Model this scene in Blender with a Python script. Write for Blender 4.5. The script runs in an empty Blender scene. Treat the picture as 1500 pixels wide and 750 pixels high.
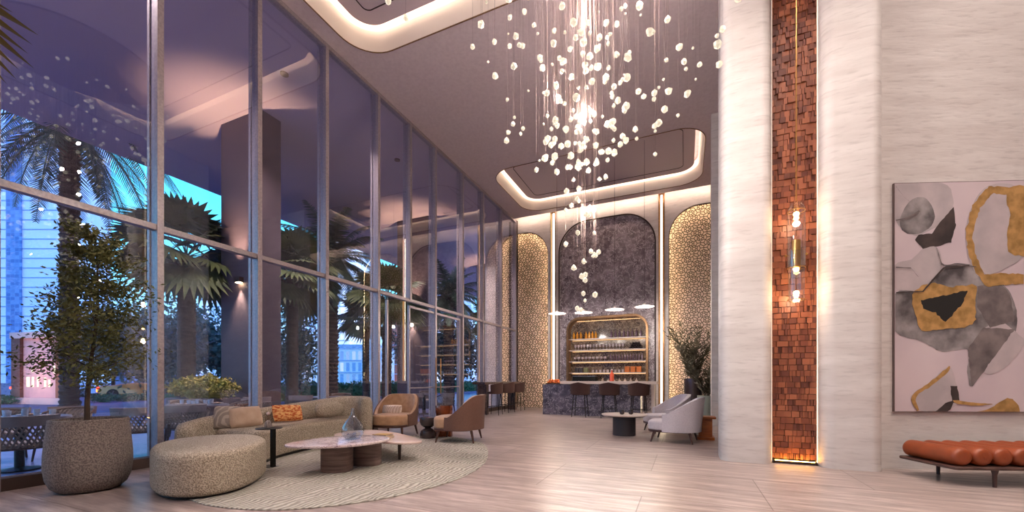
import bpy, math, random
from mathutils import Vector, Matrix, noise
from mathutils.geometry import tessellate_polygon
PI = math.pi; sin = math.sin; cos = math.cos
SC = bpy.context.scene; COL = SC.collection
rnd = random.Random(7)
R = math.radians

# ------------------------------------------------------------------ camera, world, exposure
cd = bpy.data.cameras.new('camera'); cam = bpy.data.objects.new('camera', cd); COL.objects.link(cam)
cd.sensor_width = 36; cd.lens = 588/1500*36; cd.shift_y = 181/1500; cd.clip_start = .05; cd.clip_end = 2000
cam.location = (0, 0, 1.25); cam.rotation_euler = (PI/2, 0, R(23.363)); SC.camera = cam
SC.view_settings.view_transform = 'Standard'; SC.view_settings.look = 'None'
SC.view_settings.exposure = 0.96; SC.view_settings.gamma = 1; SC.view_settings.use_curve_mapping = False
SC.cycles.caustics_reflective = False; SC.cycles.caustics_refractive = False
SC.cycles.transparent_max_bounces = 24; SC.cycles.max_bounces = 8
SC.cycles.sample_clamp_indirect = 3.0
W = bpy.data.worlds.new('dusk_sky'); SC.world = W; W.use_nodes = True
nt = W.node_tree; nt.nodes.clear()
wo = nt.nodes.new('ShaderNodeOutputWorld'); wb = nt.nodes.new('ShaderNodeBackground')
wc = nt.nodes.new('ShaderNodeTexCoord'); ws = nt.nodes.new('ShaderNodeSeparateXYZ'); wr = nt.nodes.new('ShaderNodeValToRGB')
nt.links.new(wc.outputs['Generated'], ws.inputs[0]); nt.links.new(ws.outputs['Z'], wr.inputs[0])
nt.links.new(wr.outputs[0], wb.inputs[0]); nt.links.new(wb.outputs[0], wo.inputs[0])
e = wr.color_ramp.elements
e[0].position = 0.0; e[0].color = (.34, .46, 1.0, 1)
e[1].position = 1.0; e[1].color = (.16, .15, .60, 1)
for p, c in ((.10, (.30, .62, 1.0, 1)), (.20, (.16, .66, 1.0, 1)), (.38, (.06, .58, .95, 1)), (.55, (.12, .22, .8, 1))):
    q = e.new(p); q.color = c
wb.inputs[1].default_value = 1.55

# ------------------------------------------------------------------ helpers
def lin(h):
    if not isinstance(h, str): return h
    h = h.lstrip('#'); v = [int(h[i:i+2], 16)/255 for i in (0, 2, 4)]
    return tuple(((x/12.92) if x <= .04045 else ((x+.055)/1.055)**2.4) for x in v)
MATS = {}
def mat(name, c, rough=.6, metal=0, c2=None, scale=8, bump=0, bscale=None, em=None, es=0, spec=.5, kind='noise',
        stretch=(1, 1, 1), detail=4, coat=0, lo=.35, hi=.65, sheen=0, ior=None, alpha=None):
    m = bpy.data.materials.new(name); m.use_nodes = True; t = m.node_tree; b = t.nodes['Principled BSDF']
    N, L = t.nodes.new, t.links.new
    c = lin(c); b.inputs['Base Color'].default_value = (*c, 1); b.inputs['Roughness'].default_value = rough
    b.inputs['Metallic'].default_value = metal; b.inputs['Specular IOR Level'].default_value = spec
    b.inputs['Coat Weight'].default_value = coat; b.inputs['Sheen Weight'].default_value = sheen
    if em: b.inputs['Emission Color'].default_value = (*lin(em), 1); b.inputs['Emission Strength'].default_value = es
    if c2 or bump:
        tc = N('ShaderNodeTexCoord'); mp = N('ShaderNodeMapping'); mp.inputs['Scale'].default_value = stretch
        L(tc.outputs['Object'], mp.inputs[0])
        def tex(s):
            if kind == 'voronoi':
                n = N('ShaderNodeTexVoronoi'); n.inputs['Scale'].default_value = s; o = n.outputs['Distance']
            elif kind == 'wave':
                n = N('ShaderNodeTexWave'); n.inputs['Scale'].default_value = s; n.inputs['Distortion'].default_value = 12
                n.inputs['Detail'].default_value = 3; n.inputs['Detail Scale'].default_value = .6; o = n.outputs['Fac']
            else:
                n = N('ShaderNodeTexNoise'); n.inputs['Scale'].default_value = s; n.inputs['Detail'].default_value = detail; o = n.outputs['Fac']
            L(mp.outputs[0], n.inputs['Vector']); return o
        if c2:
            o = tex(scale); r = N('ShaderNodeValToRGB'); L(o, r.inputs[0])
            r.color_ramp.elements[0].position = lo; r.color_ramp.elements[0].color = (*c, 1)
            r.color_ramp.elements[1].position = hi; r.color_ramp.elements[1].color = (*lin(c2), 1)
            L(r.outputs[0], b.inputs['Base Color'])
        if bump:
            o = tex(bscale or scale); bn = N('ShaderNodeBump'); bn.inputs['Strength'].default_value = min(1, bump)
            bn.inputs['Distance'].default_value = .01*max(1, bump); L(o, bn.inputs['Height']); L(bn.outputs[0], b.inputs['Normal'])
    MATS[name] = m; return m
def emis(name, c, s):
    m = bpy.data.materials.new(name); m.use_nodes = True; t = m.node_tree; t.nodes.clear()
    o = t.nodes.new('ShaderNodeOutputMaterial'); e = t.nodes.new('ShaderNodeEmission')
    e.inputs[0].default_value = (*lin(c), 1); e.inputs[1].default_value = s; t.links.new(e.outputs[0], o.inputs[0]); return m
def glassy(name, f0=.12, tint=(1, 1, 1), rough=0.0):
    m = bpy.data.materials.new(name); m.use_nodes = True; t = m.node_tree; t.nodes.clear()
    N, L = t.nodes.new, t.links.new
    o = N('ShaderNodeOutputMaterial'); mx = N('ShaderNodeMixShader'); tr = N('ShaderNodeBsdfTransparent'); gl = N('ShaderNodeBsdfGlossy')
    tr.inputs[0].default_value = (*tint, 1); gl.inputs['Roughness'].default_value = rough
    lw = N('ShaderNodeLayerWeight'); lw.inputs[0].default_value = .5
    pw = N('ShaderNodeMath'); pw.operation = 'POWER'; pw.inputs[1].default_value = 4; L(lw.outputs['Facing'], pw.inputs[0])
    ma = N('ShaderNodeMath'); ma.operation = 'MULTIPLY_ADD'; ma.inputs[1].default_value = 1-f0; ma.inputs[2].default_value = f0
    L(pw.outputs[0], ma.inputs[0]); L(ma.outputs[0], mx.inputs[0]); L(tr.outputs[0], mx.inputs[1]); L(gl.outputs[0], mx.inputs[2])
    L(mx.outputs[0], o.inputs[0]); return m

class MB:
    def __init__(s): s.v = []; s.f = []; s.m = []
    def add(s, vs, fs, mi=0):
        o = len(s.v); s.v += [tuple(p) for p in vs]; s.f += [[i+o for i in f] for f in fs]; s.m += [mi]*len(fs); return s
    def box(s, x0, x1, y0, y1, z0, z1, mi=0):
        return s.add([(x0,y0,z0),(x1,y0,z0),(x1,y1,z0),(x0,y1,z0),(x0,y0,z1),(x1,y0,z1),(x1,y1,z1),(x0,y1,z1)],
                     [(0,3,2,1),(4,5,6,7),(0,1,5,4),(1,2,6,5),(2,3,7,6),(3,0,4,7)], mi)
    def bar(s, a, b, w, h, up=(0,0,1), mi=0, w2=None, h2=None):
        a = Vector(a); b = Vector(b); d = (b-a).normalized(); u = Vector(up)
        if abs(d.dot(u)) > .98: u = Vector((0,1,0))
        x = d.cross(u).normalized(); z = x.cross(d)
        w2 = w if w2 is None else w2; h2 = h if h2 is None else h2
        vs = [p + x*i*ww/2 + z*j*hh/2 for p, ww, hh in ((a,w,h),(b,w2,h2)) for i, j in ((-1,-1),(1,-1),(1,1),(-1,1))]
        return s.add(vs, [(0,1,2,3),(7,6,5,4),(0,4,5,1),(1,5,6,2),(2,6,7,3),(3,7,4,0)], mi)
    def tube(s, pts, r, n=8, mi=0, cap=True, closed=False):
        pts = [Vector(p) for p in pts]; m = len(pts); vs = []; px = None
        for i, p in enumerate(pts):
            d = ((pts[(i+1) % m] if (closed or i < m-1) else p) - (pts[i-1] if (closed or i > 0) else p)).normalized()
            u = Vector((0,0,1)) if px is None else px
            if abs(d.dot(u)) > .97 and px is None: u = Vector((1,0,0))
            x = (u - d*u.dot(d)).normalized(); px = x; y = d.cross(x)
            rr = r[i] if isinstance(r, (list, tuple)) else r
            vs += [p + (x*cos(2*PI*k/n) + y*sin(2*PI*k/n))*rr for k in range(n)]
        fs = [(i*n+k, i*n+(k+1)%n, ((i+1)%m)*n+(k+1)%n, ((i+1)%m)*n+k) for i in range(m if closed else m-1) for k in range(n)]
        if cap and not closed: fs += [tuple(range(n))[::-1], tuple((m-1)*n+k for k in range(n))]
        return s.add(vs, fs, mi)
    def lathe(s, prof, c=(0,0,0), n=24, mi=0, sx=1, sy=1):
        vs = []; m = len(prof)
        for r, z in prof: vs += [(c[0]+r*sx*cos(2*PI*k/n), c[1]+r*sy*sin(2*PI*k/n), c[2]+z) for k in range(n)]
        fs = [(i*n+k, i*n+(k+1)%n, (i+1)*n+(k+1)%n, (i+1)*n+k) for i in range(m-1) for k in range(n)]
        if prof[0][0] > 1e-4: fs.append(tuple(range(n))[::-1])
        if prof[-1][0] > 1e-4: fs.append(tuple((m-1)*n+k for k in range(n)))
        return s.add(vs, fs, mi)
    def rprism(s, out, z0, z1, r=.02, rb=None, seg=4, mi=0, crown=0, ztop=None):
        """solid with plan outline out, rounded top and bottom edges"""
        rb = r if rb is None else rb; n = len(out)
        ar = sum(out[i-1][0]*out[i][1]-out[i][0]*out[i-1][1] for i in range(n))
        if ar < 0: out = out[::-1]
        nm = []
        for i in range(n):
            a = Vector(out[i-1][:2]); b = Vector(out[i][:2]); c = Vector(out[(i+1) % n][:2])
            t = (b-a).normalized() + (c-b).normalized(); t = t.normalized() if t.length > 1e-6 else (b-a).normalized()
            nm.append(Vector((t.y, -t.x)))
        rings = []
        for k in range(seg+1):
            a = PI/2*k/seg; rings.append((rb*(1-sin(a)), z0 + rb*(1-cos(a))))
        for k in range(seg+1):
            a = PI/2*k/seg; rings.append((r*(1-cos(a)), z1 - r*(1-sin(a))))
        vs = []
        for off, z in rings:
            for i in range(n):
                x = out[i][0]-nm[i].x*off; y = out[i][1]-nm[i].y*off
                zz = z if (ztop is None or z <= (z0+z1)/2) else z + ztop(x, y)
                vs.append((x, y, zz))
        m = len(rings)
        fs = [(i*n+k, i*n+(k+1) % n, (i+1)*n+(k+1) % n, (i+1)*n+k) for i in range(m-1) for k in range(n)]
        fs.append(tuple(range(n))[::-1])
        cx = sum(p[0] for p in vs[-n:])/n; cy = sum(p[1] for p in vs[-n:])/n; cz = sum(p[2] for p in vs[-n:])/n
        base = (m-1)*n; top = [vs[base+k] for k in range(n)]
        for j, q in enumerate((.66, .33)):
            vs += [(cx+(p[0]-cx)*q, cy+(p[1]-cy)*q, (p[2]+(crown*(1-q*q)))) for p in top]
            st = base + n*(j+1); pv = st - n
            fs += [(pv+k, pv+(k+1) % n, st+(k+1) % n, st+k) for k in range(n)]
        vs.append((cx, cy, cz+crown)); fs += [(st+k, st+(k+1) % n, len(vs)-1) for k in range(n)]
        return s.add(vs, fs, mi)
    def grid(s, fn, nu, nv, thick=0, mi=0, closed_u=False):
        """surface fn(u,v) (u,v in 0..1); thick>0 gives it a back side along its normal"""
        P = [[Vector(fn(i/nu, j/nv)) for j in range(nv+1)] for i in range(nu+1)]
        vs = [p for r in P for p in r]; w = nv+1
        fs = [(i*w+j, (i+1)*w+j, (i+1)*w+j+1, i*w+j+1) for i in range(nu) for j in range(nv)]
        if thick:
            Q = []
            for i in range(nu+1):
                for j in range(nv+1):
                    a = P[min(i+1, nu)][j]-P[max(i-1, 0)][j]; b = P[i][min(j+1, nv)]-P[i][max(j-1, 0)]
                    nn = a.cross(b); nn = nn.normalized() if nn.length > 1e-9 else Vector((0,0,1)); Q.append(P[i][j]-nn*thick)
            o = len(vs); vs += Q
            fs += [tuple(x+o for x in f[::-1]) for f in fs[:]]
            ed = [i*w for i in range(nu+1)] + [nu*w+j for j in range(1, w)] + [i*w+nv for i in range(nu-1, -1, -1)] + [j for j in range(nv-1, 0, -1)]
            fs += [(ed[k], ed[k]+o, ed[(k+1) % len(ed)]+o, ed[(k+1) % len(ed)]) for k in range(len(ed))]
        return s.add(vs, fs, mi)
    def build(s, name, m, parent=None, smooth=True, label=None, cat=None, group=None, kind=None, loc=None, rz=0, ang=35):
        me = bpy.data.meshes.new(name); me.from_pydata(s.v, [], s.f)
        for x in (m if isinstance(m, (list, tuple)) else [m]): me.materials.append(x)
        if isinstance(m, (list, tuple)): me.polygons.foreach_set('material_index', s.m)
        if smooth:
            me.polygons.foreach_set('use_smooth', [True]*len(me.polygons))
            try: me.set_sharp_from_angle(angle=R(ang))
            except Exception: pass
        me.update(); o = bpy.data.objects.new(name, me); COL.objects.link(o)
        if parent: o.parent = parent
        if loc: o.location = loc
        if rz: o.rotation_euler = (0, 0, rz)
        tag(o, label, cat, group, kind); return o
def tag(o, label=None, cat=None, group=None, kind=None):
    if label: o['label'] = label
    if cat: o['category'] = cat
    if group: o['group'] = group
    if kind: o['kind'] = kind
    return o
def thing(name, label, cat, loc=(0,0,0), rz=0, group=None):
    o = bpy.data.objects.new(name, None); o.empty_display_size = .1; COL.objects.link(o)
    o.location = loc; o.rotation_euler = (0, 0, rz); return tag(o, label, cat, group)
KIDS = {}
def dup(root, loc, rz=0, label=None, group=None, scale=None):
    def cp(o, par):
        c = o.copy(); COL.objects.link(c); c.parent = par
        for ch in list(o.children): cp(ch, c)
        return c
    c = cp(root, None); c.location = loc; c.rotation_euler = (0, 0, rz)
    if scale: c.scale = (scale,)*3
    if label: c['label'] = label
    if group: c['group'] = group
    return c
def cat_closed(pts, k=8):
    n = len(pts); out = []
    for i in range(n):
        p0, p1, p2, p3 = [Vector(pts[(i+j) % n]) for j in (-1, 0, 1, 2)]
        for t in range(k):
            t = t/k; out.append(tuple(.5*((2*p1)+(p2-p0)*t+(2*p0-5*p1+4*p2-p3)*t*t+(3*p1-p0-3*p2+p3)*t**3)))
    return out
def cat_open(pts, k=8):
    P = [Vector(p) for p in pts]; P = [2*P[0]-P[1]] + P + [2*P[-1]-P[-2]]; out = []
    for i in range(1, len(P)-2):
        for t in range(k):
            t = t/k; p0, p1, p2, p3 = P[i-1:i+3]
            out.append(.5*((2*p1)+(p2-p0)*t+(2*p0-5*p1+4*p2-p3)*t*t+(3*p1-p0-3*p2+p3)*t**3))
    out.append(P[-2]); return out
def rrect(x0, x1, y0, y1, r, n=10, ins=0):
    x0 += ins; x1 -= ins; y0 += ins; y1 -= ins; r = max(.01, r-ins); o = []
    for cx, cy, a0 in ((x1-r, y0+r, -90), (x1-r, y1-r, 0), (x0+r, y1-r, 90), (x0+r, y0+r, 180)):
        o += [(cx+r*cos(R(a0+90*k/n)), cy+r*sin(R(a0+90*k/n))) for k in range(n+1)]
    return o
def sup(a, b, e=2.6, n=40, c=(0, 0)):
    o = []
    for k in range(n):
        t = 2*PI*k/n; ct, st = cos(t), sin(t)
        o.append((c[0]+a*math.copysign(abs(ct)**(2/e), ct), c[1]+b*math.copysign(abs(st)**(2/e), st)))
    return o
def loft(mb, A, B, flip=False, mi=0):
    n = len(A); vs = list(A)+list(B)
    fs = [(k, (k+1) % n, n+(k+1) % n, n+k) for k in range(n)]
    return mb.add(vs, [f[::-1] for f in fs] if flip else fs, mi)
def light(name, typ, loc, energy, color, size=.05, parent=None, **kw):
    l = bpy.data.lights.new(name, typ); l.energy = energy; l.color = color
    if typ in ('POINT', 'SPOT'): l.shadow_soft_size = size
    for k, v in kw.items():
        if k != 'rot': setattr(l, k, v)
    o = bpy.data.objects.new(name, l); COL.objects.link(o); o.location = loc
    if 'rot' in kw: o.rotation_euler = kw['rot']
    if parent: o.parent = parent
    return o
WARM = (1, .74, .52); WARMW = (1, .895, .82)
H = 8.4; GX = -7.05; YB = 16.75

# ------------------------------------------------------------------ materials
def travertine(name, c1, c2, c3, tile=False, rough=.5, vert=False):
    m = bpy.data.materials.new(name); m.use_nodes = True; t = m.node_tree; b = t.nodes['Principled BSDF']
    N, L = t.nodes.new, t.links.new
    tc = N('ShaderNodeTexCoord'); mp = N('ShaderNodeMapping'); L(tc.outputs['Object'], mp.inputs[0])
    mp.inputs['Scale'].default_value = (.55, 4.5, 1) if tile else (.5, .5, 3.2)
    n1 = N('ShaderNodeTexNoise'); n1.inputs['Scale'].default_value = 2.2; n1.inputs['Detail'].default_value = 8; n1.inputs['Roughness'].default_value = .62
    L(mp.outputs[0], n1.inputs['Vector'])
    r = N('ShaderNodeValToRGB'); L(n1.outputs['Fac'], r.inputs[0]); el = r.color_ramp.elements
    el[0].position = .28; el[0].color = (*lin(c1), 1); el[1].position = .72; el[1].color = (*lin(c3), 1)
    q = el.new(.5); q.color = (*lin(c2), 1)
    col = r.outputs[0]
    n2 = N('ShaderNodeTexNoise'); n2.inputs['Scale'].default_value = 9; n2.inputs['Detail'].default_value = 6; L(mp.outputs[0], n2.inputs['Vector'])
    r2 = N('ShaderNodeValToRGB'); L(n2.outputs['Fac'], r2.inputs[0]); r2.color_ramp.elements[0].position = .3; r2.color_ramp.elements[0].color = (.62, .6, .6, 1) if tile else (.80, .78, .78, 1)
    r2.color_ramp.elements[1].position = .46; r2.color_ramp.elements[1].color = (1, 1, 1, 1)
    mx = N('ShaderNodeMix'); mx.data_type = 'RGBA'; mx.blend_type = 'MULTIPLY'; mx.inputs[0].default_value = .75
    L(col, mx.inputs[6]); L(r2.outputs[0], mx.inputs[7]); col = mx.outputs[2]
    if tile:
        mp2 = N('ShaderNodeMapping'); mp2.inputs['Location'].default_value = (.43+2.4*10, -4.5+1.3*12, 0); L(tc.outputs['Object'], mp2.inputs[0])
        bk = N('ShaderNodeTexBrick'); bk.inputs['Scale'].default_value = 1; bk.inputs['Brick Width'].default_value = 2.4; bk.inputs['Row Height'].default_value = 1.3
        bk.inputs['Mortar Size'].default_value = .006; bk.inputs['Mortar Smooth'].default_value = .2; bk.offset = .5
        bk.inputs['Color1'].default_value = (1, 1, 1, 1); bk.inputs['Color2'].default_value = (.86, .84, .83, 1); bk.inputs['Mortar'].default_value = (.45, .4, .37, 1)
        L(mp2.outputs[0], bk.inputs['Vector'])
        m2 = N('ShaderNodeMix'); m2.data_type = 'RGBA'; m2.blend_type = 'MULTIPLY'; m2.inputs[0].default_value = 1
        L(col, m2.inputs[6]); L(bk.outputs['Color'], m2.inputs[7]); col = m2.outputs[2]
    L(col, b.inputs['Base Color']); b.inputs['Roughness'].default_value = rough
    bn = N('ShaderNodeBump'); bn.inputs['Strength'].default_value = .25; bn.inputs['Distance'].default_value = .01; L(n2.outputs['Fac'], bn.inputs['Height'])
    if not tile: L(bn.outputs[0], b.inputs['Normal'])
    return m
def marble(name, c1, c2, c3, sc=3, rough=.2, dist=1.2):
    m = bpy.data.materials.new(name); m.use_nodes = True; t = m.node_tree; b = t.nodes['Principled BSDF']
    N, L = t.nodes.new, t.links.new
    tc = N('ShaderNodeTexCoord'); n0 = N('ShaderNodeTexNoise'); n0.inputs['Scale'].default_value = sc*.8; n0.inputs['Detail'].default_value = 7; n0.inputs['Distortion'].default_value = dist
    L(tc.outputs['Object'], n0.inputs['Vector'])
    r = N('ShaderNodeValToRGB'); L(n0.outputs['Fac'], r.inputs[0]); el = r.color_ramp.elements
    el[0].position = .35; el[0].color = (*lin(c1), 1); el[1].position = .7; el[1].color = (*lin(c2), 1)
    n1 = N('ShaderNodeTexNoise'); n1.inputs['Scale'].default_value = sc; n1.inputs['Detail'].default_value = 9; n1.inputs['Roughness'].default_value = .65; n1.inputs['Distortion'].default_value = dist*1.6
    L(tc.outputs['Object'], n1.inputs['Vector'])
    v = N('ShaderNodeValToRGB'); L(n1.outputs['Fac'], v.inputs[0]); ev = v.color_ramp.elements
    ev[0].position = .484; ev[0].color = (0, 0, 0, 1); ev[1].position = .516; ev[1].color = (0, 0, 0, 1); q = ev.new(.5); q.color = (1, 1, 1, 1)
    mx = N('ShaderNodeMix'); mx.data_type = 'RGBA'; L(v.outputs[0], mx.inputs[0]); L(r.outputs[0], mx.inputs[6]); mx.inputs[7].default_value = (*lin(c3), 1)
    L(mx.outputs[2], b.inputs['Base Color']); b.inputs['Roughness'].default_value = rough; return m
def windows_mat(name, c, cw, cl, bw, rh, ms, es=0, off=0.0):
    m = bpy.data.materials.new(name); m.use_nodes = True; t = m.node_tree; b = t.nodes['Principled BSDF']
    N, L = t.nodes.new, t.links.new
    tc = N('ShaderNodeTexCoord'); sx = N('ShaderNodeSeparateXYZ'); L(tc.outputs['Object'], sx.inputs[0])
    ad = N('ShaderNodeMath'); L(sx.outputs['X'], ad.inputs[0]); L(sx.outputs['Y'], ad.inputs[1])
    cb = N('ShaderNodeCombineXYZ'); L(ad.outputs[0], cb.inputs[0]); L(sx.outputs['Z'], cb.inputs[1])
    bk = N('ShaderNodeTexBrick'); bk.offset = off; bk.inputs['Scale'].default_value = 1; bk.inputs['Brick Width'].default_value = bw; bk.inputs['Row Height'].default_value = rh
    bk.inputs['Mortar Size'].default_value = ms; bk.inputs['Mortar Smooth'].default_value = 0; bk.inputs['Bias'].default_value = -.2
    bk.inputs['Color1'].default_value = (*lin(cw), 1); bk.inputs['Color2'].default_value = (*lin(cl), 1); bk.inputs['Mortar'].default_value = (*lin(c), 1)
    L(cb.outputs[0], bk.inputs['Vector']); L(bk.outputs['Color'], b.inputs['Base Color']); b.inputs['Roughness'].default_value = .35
    L(bk.outputs['Color'], b.inputs['Emission Color']); b.inputs['Emission Strength'].default_value = es; return m  # emission covers walls as well as lit windows, brightening the whole facade

M_floor = travertine('travertine_floor', '#786964', '#9d8c86', '#c6b6af', True, .33)
M_trav = travertine('travertine_wall', '#c4b9b4', '#cec5c0', '#d8d0cb', rough=.6)
M_ceil = mat('ceiling_plaster', '#c6b3b6', .85, c2='#cebcbe', scale=14, bump=.3, bscale=60)
M_panel = mat('ceiling_panel', '#c8b6ba', .85)
M_cream = mat('cove_cream', '#f2e4d6', .5)
M_bronze = mat('bronze', '#8a6a4c', .35, .8, c2='#75573c', scale=20)
M_dbronze = mat('dark_bronze', '#3a2a24', .4, .5)
M_mull = mat('mullion_metal', '#94888c', .42, .3, c2='#a89a9a', scale=30, bump=.2, bscale=80)
M_glass = glassy('window_glass', .135, (.94, .95, 1.0))
M_tglass = glassy('thin_glass', .14, (.95, .97, .97))
M_vglass = glassy('vase_glass', .14, (.80, .88, .92))
M_soffit = mat('soffit_plaster', '#c4b0b4', .9)
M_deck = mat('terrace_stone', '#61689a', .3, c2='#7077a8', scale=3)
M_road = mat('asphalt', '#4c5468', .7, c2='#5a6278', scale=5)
M_pillar = mat('brown_pillar', '#4c4046', .7, c2='#54464b', scale=5)
M_led = emis('led_warm', '#ffe4cc', 20)
M_ledb = emis('led_bright', '#ffe6c4', 9)
M_ledl = emis('led_lattice', '#ffe2a8', 19)
M_lat = mat('lattice_brass', '#4f3e30', .45, .4)
M_latback = mat('lattice_back', '#e8d2cc', .7)
M_boucle = mat('boucle', '#857767', .95, c2='#baab98', scale=75, bump=2.0, bscale=75, kind='noise', detail=2, lo=.4, hi=.6)
M_tan = mat('tan_velvet', '#a37a5a', .75, c2='#b58d6b', scale=12, sheen=.3, bump=.3, bscale=150)
M_brownf = mat('brown_fabric', '#5f4135', .85, c2='#6d4d40', scale=90, bump=.5, bscale=160)
M_white = mat('lilac_white_fabric', '#b9adb2', .85, c2='#c6bbbf', scale=60, bump=.4, bscale=120, sheen=.2)
M_wood = mat('dark_wood', '#3a2019', .4, c2='#4a2b20', scale=10, stretch=(1, 1, 8))
M_woodb = mat('bench_wood', '#3c2520', .45, c2='#50352c', scale=7)
M_black = mat('black_metal', '#16120f', .4, .6)
M_stoolf = mat('stool_fabric', '#3e2620', .8, c2='#482d26', scale=80, bump=.3)
M_rug = mat('rug', '#867f74', .98, c2='#b4ada0', scale=5, bump=1.5, bscale=5, kind='wave', lo=.1, hi=.8)
M_gran = mat('planter_granite', '#5c514e', .85, c2='#82766f', scale=70, bump=1, bscale=70, lo=.42, hi=.58)
M_soil = mat('soil', '#2a1d15', 1)
M_bark = mat('bark', '#4c3a2d', .9, c2='#35271e', scale=14, bump=1, stretch=(1, 1, .3))
M_leafd = mat('olive_leaf', '#4a4d22', .7, c2='#5e5c2b', scale=3)
M_palm = mat('palm_leaf', '#3f5a44', .6, c2='#587257', scale=4)
M_palm2 = mat('fan_palm_leaf', '#3d4c2c', .55, c2='#5c6638', scale=3)
M_treel = mat('dark_tree_leaf', '#2c4440', .7, c2='#45625a', scale=3)
M_bushl = mat('yellow_green_leaf', '#7c8030', .7, c2='#8f7f34', scale=4)
M_hedgel = mat('hedge_leaf', '#2c6b3e', .7, c2='#47875a', scale=3)
M_trunkp = mat('palm_trunk', '#5c4a40', .9, c2='#40322c', scale=6, bump=1.5, bscale=10, stretch=(1, 1, 3))
M_marble = marble('dark_marble', '#62565b', '#a3969b', '#e4dadc', 4.2, .2, .3)
M_marbleb = marble('bar_marble', '#3e3b49', '#6a6676', '#aaa6b2', 5, .25, .3)
M_marblet = marble('veined_marble_top', '#d8c6c2', '#bfa8a8', '#6a5060', 2.6, .12, 2)
M_pinkst = mat('pale_pink_stone', '#d8bfb4', .2, c2='#cfb3a8', scale=5)
M_redst = mat('red_travertine', '#584540', .55, c2='#7c665f', scale=5, stretch=(.6, .6, 7), bump=.3, bscale=10)
M_counter = mat('pale_counter', '#cdbcb4', .3)
M_orange = mat('orange_leather', '#8c3e18', .42, c2='#7e3715', scale=6, bump=.15, bscale=120)
M_gold = mat('gold', '#c99a55', .3, .9)
M_copper = mat('copper_glass', '#6e3218', .15, .6, c2='#8a4522', scale=6, coat=.5)
M_dglaze = mat('dark_glaze', '#3a2f30', .2, .2, coat=.5)

# ------------------------------------------------------------------ room shell
MB().box(GX-.12, 14, -7, YB+.6, -.12, 0).build('floor', M_floor, smooth=False, kind='structure')
COVES = [(-6.6, .6, 1.2, 6.97, .75), (-6.25, .55, 12.4, 16.05, .8)]
YC = 16.4
outer = [(GX-.05, -7), (14, -7), (14, YC), (GX-.05, YC)]
loops = [[Vector((*p, H)) for p in outer]] + [[Vector((*p, H)) for p in rrect(*c)][::-1] for c in COVES]
tri = tessellate_polygon(loops); flat = [v for l in loops for v in l]
mb = MB(); mb.add(flat, [t for t in tri]); mb.box(GX-.05, 14, YC, YC+.02, H, H+.22)
mb.add([(GX-.4,-7,H+.7),(14,-7,H+.7),(14,YB+.6,H+.7),(GX-.4,YB+.6,H+.7)], [(0,1,2,3)])
mb.build('ceiling', M_ceil, smooth=False, kind='structure')
for i, c in enumerate(COVES):
    z = lambda o, h: [(*p, h) for p in o]
    mb = MB(); loft(mb, z(rrect(*c), H), z(rrect(*c, ins=.14), H+.34)); loft(mb, z(rrect(*c, ins=.14), H+.34), z(rrect(*c, ins=.14), H+.6))
    cv = mb.build('ceiling_cove', M_cream, kind='structure')
    mb = MB(); mb.tube(z(rrect(*c), H-.004), .013, 6, closed=True); mb.build('trim_edge', M_bronze, cv)
    mb = MB(); mb.rprism(rrect(*c, ins=.27), H+.36, H+.40, .004); mb.build('ceiling_panel', M_panel, cv)
    mb = MB(); o1 = rrect(*c, ins=.62); mb.tube(z(o1, H+.358), .012, 5, closed=True); mb.build('groove', M_dbronze, cv)
    mb = MB(); mb.tube(z(rrect(*c, ins=.285), H+.418), .013, 6, closed=True); mb.build('led_strip', M_led, cv)
# walls behind and beside the camera close the hall
MB().box(GX-.1, 14, -7.2, -7, 0, H).build('wall_rear', M_trav, smooth=False, kind='structure')
MB().box(14, 14.2, -7.2, YB, 0, H).build('wall_right', M_trav, smooth=False, kind='structure')

# back wall with three arched recesses
def arch(x0, x1, zt, r, n=14, z0=0.0):
    o = [(x0, z0)] + [(x0+r-r*cos(PI/2*k/n), zt-r+r*sin(PI/2*k/n)) for k in range(n+1)]
    return o + [(x1-r+r*sin(PI/2*k/n), zt-r+r*cos(PI/2*k/n)) for k in range(n+1)] + [(x1, z0)]
def arch_wall(mb, x0, x1, zt, arcs, y, dep):
    cur = x0
    for a in arcs:
        A = arch(*a)
        mb.add([(cur, y, 0), (a[0], y, 0), (a[0], y, zt), (cur, y, zt)], [(0,1,2,3)])
        for p, q in zip(A, A[1:]):
            if q[0]-p[0] > 1e-6: mb.add([(p[0], y, p[1]), (q[0], y, q[1]), (q[0], y, zt), (p[0], y, zt)], [(0,1,2,3)])
            mb.add([(p[0], y, p[1]), (q[0], y, q[1]), (q[0], y+dep, q[1]), (p[0], y+dep, p[1])], [(0,3,2,1)])
        cur = a[1]
    mb.add([(cur, y, 0), (x1, y, 0), (x1, y, zt), (cur, y, zt)], [(0,1,2,3)])
LAT = [(-8.05, -5.52, 7.85, 1.1), (-.60, 1.95, 7.9, 1.1)]
MARB = (-5.02, -1.09, 7.95, 1.25)
mb = MB(); arch_wall(mb, -8.6, -5.40, H+.6, [LAT[0]], YB, .05); arch_wall(mb, -5.17, -.98, H+.6, [MARB], YB, .14)
arch_wall(mb, -.74, 14, H+.6, [LAT[1]], YB, .05)
mb.box(-8.6, 14, YB+.68, YB+.8, 0, H+.6)
for xa in (-5.40, -.98):
    mb.add([(xa, YB, 0), (xa, YB+.16, 0), (xa, YB+.16, H+.6), (xa, YB, H+.6)], [(0,1,2,3)])
    mb.add([(xa+.24, YB, 0), (xa+.24, YB+.16, 0), (xa+.24, YB+.16, H+.6), (xa+.24, YB, H+.6)], [(0,3,2,1)])
wb_ = mb.build('wall_back', M_trav, smooth=False, kind='structure')
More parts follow.
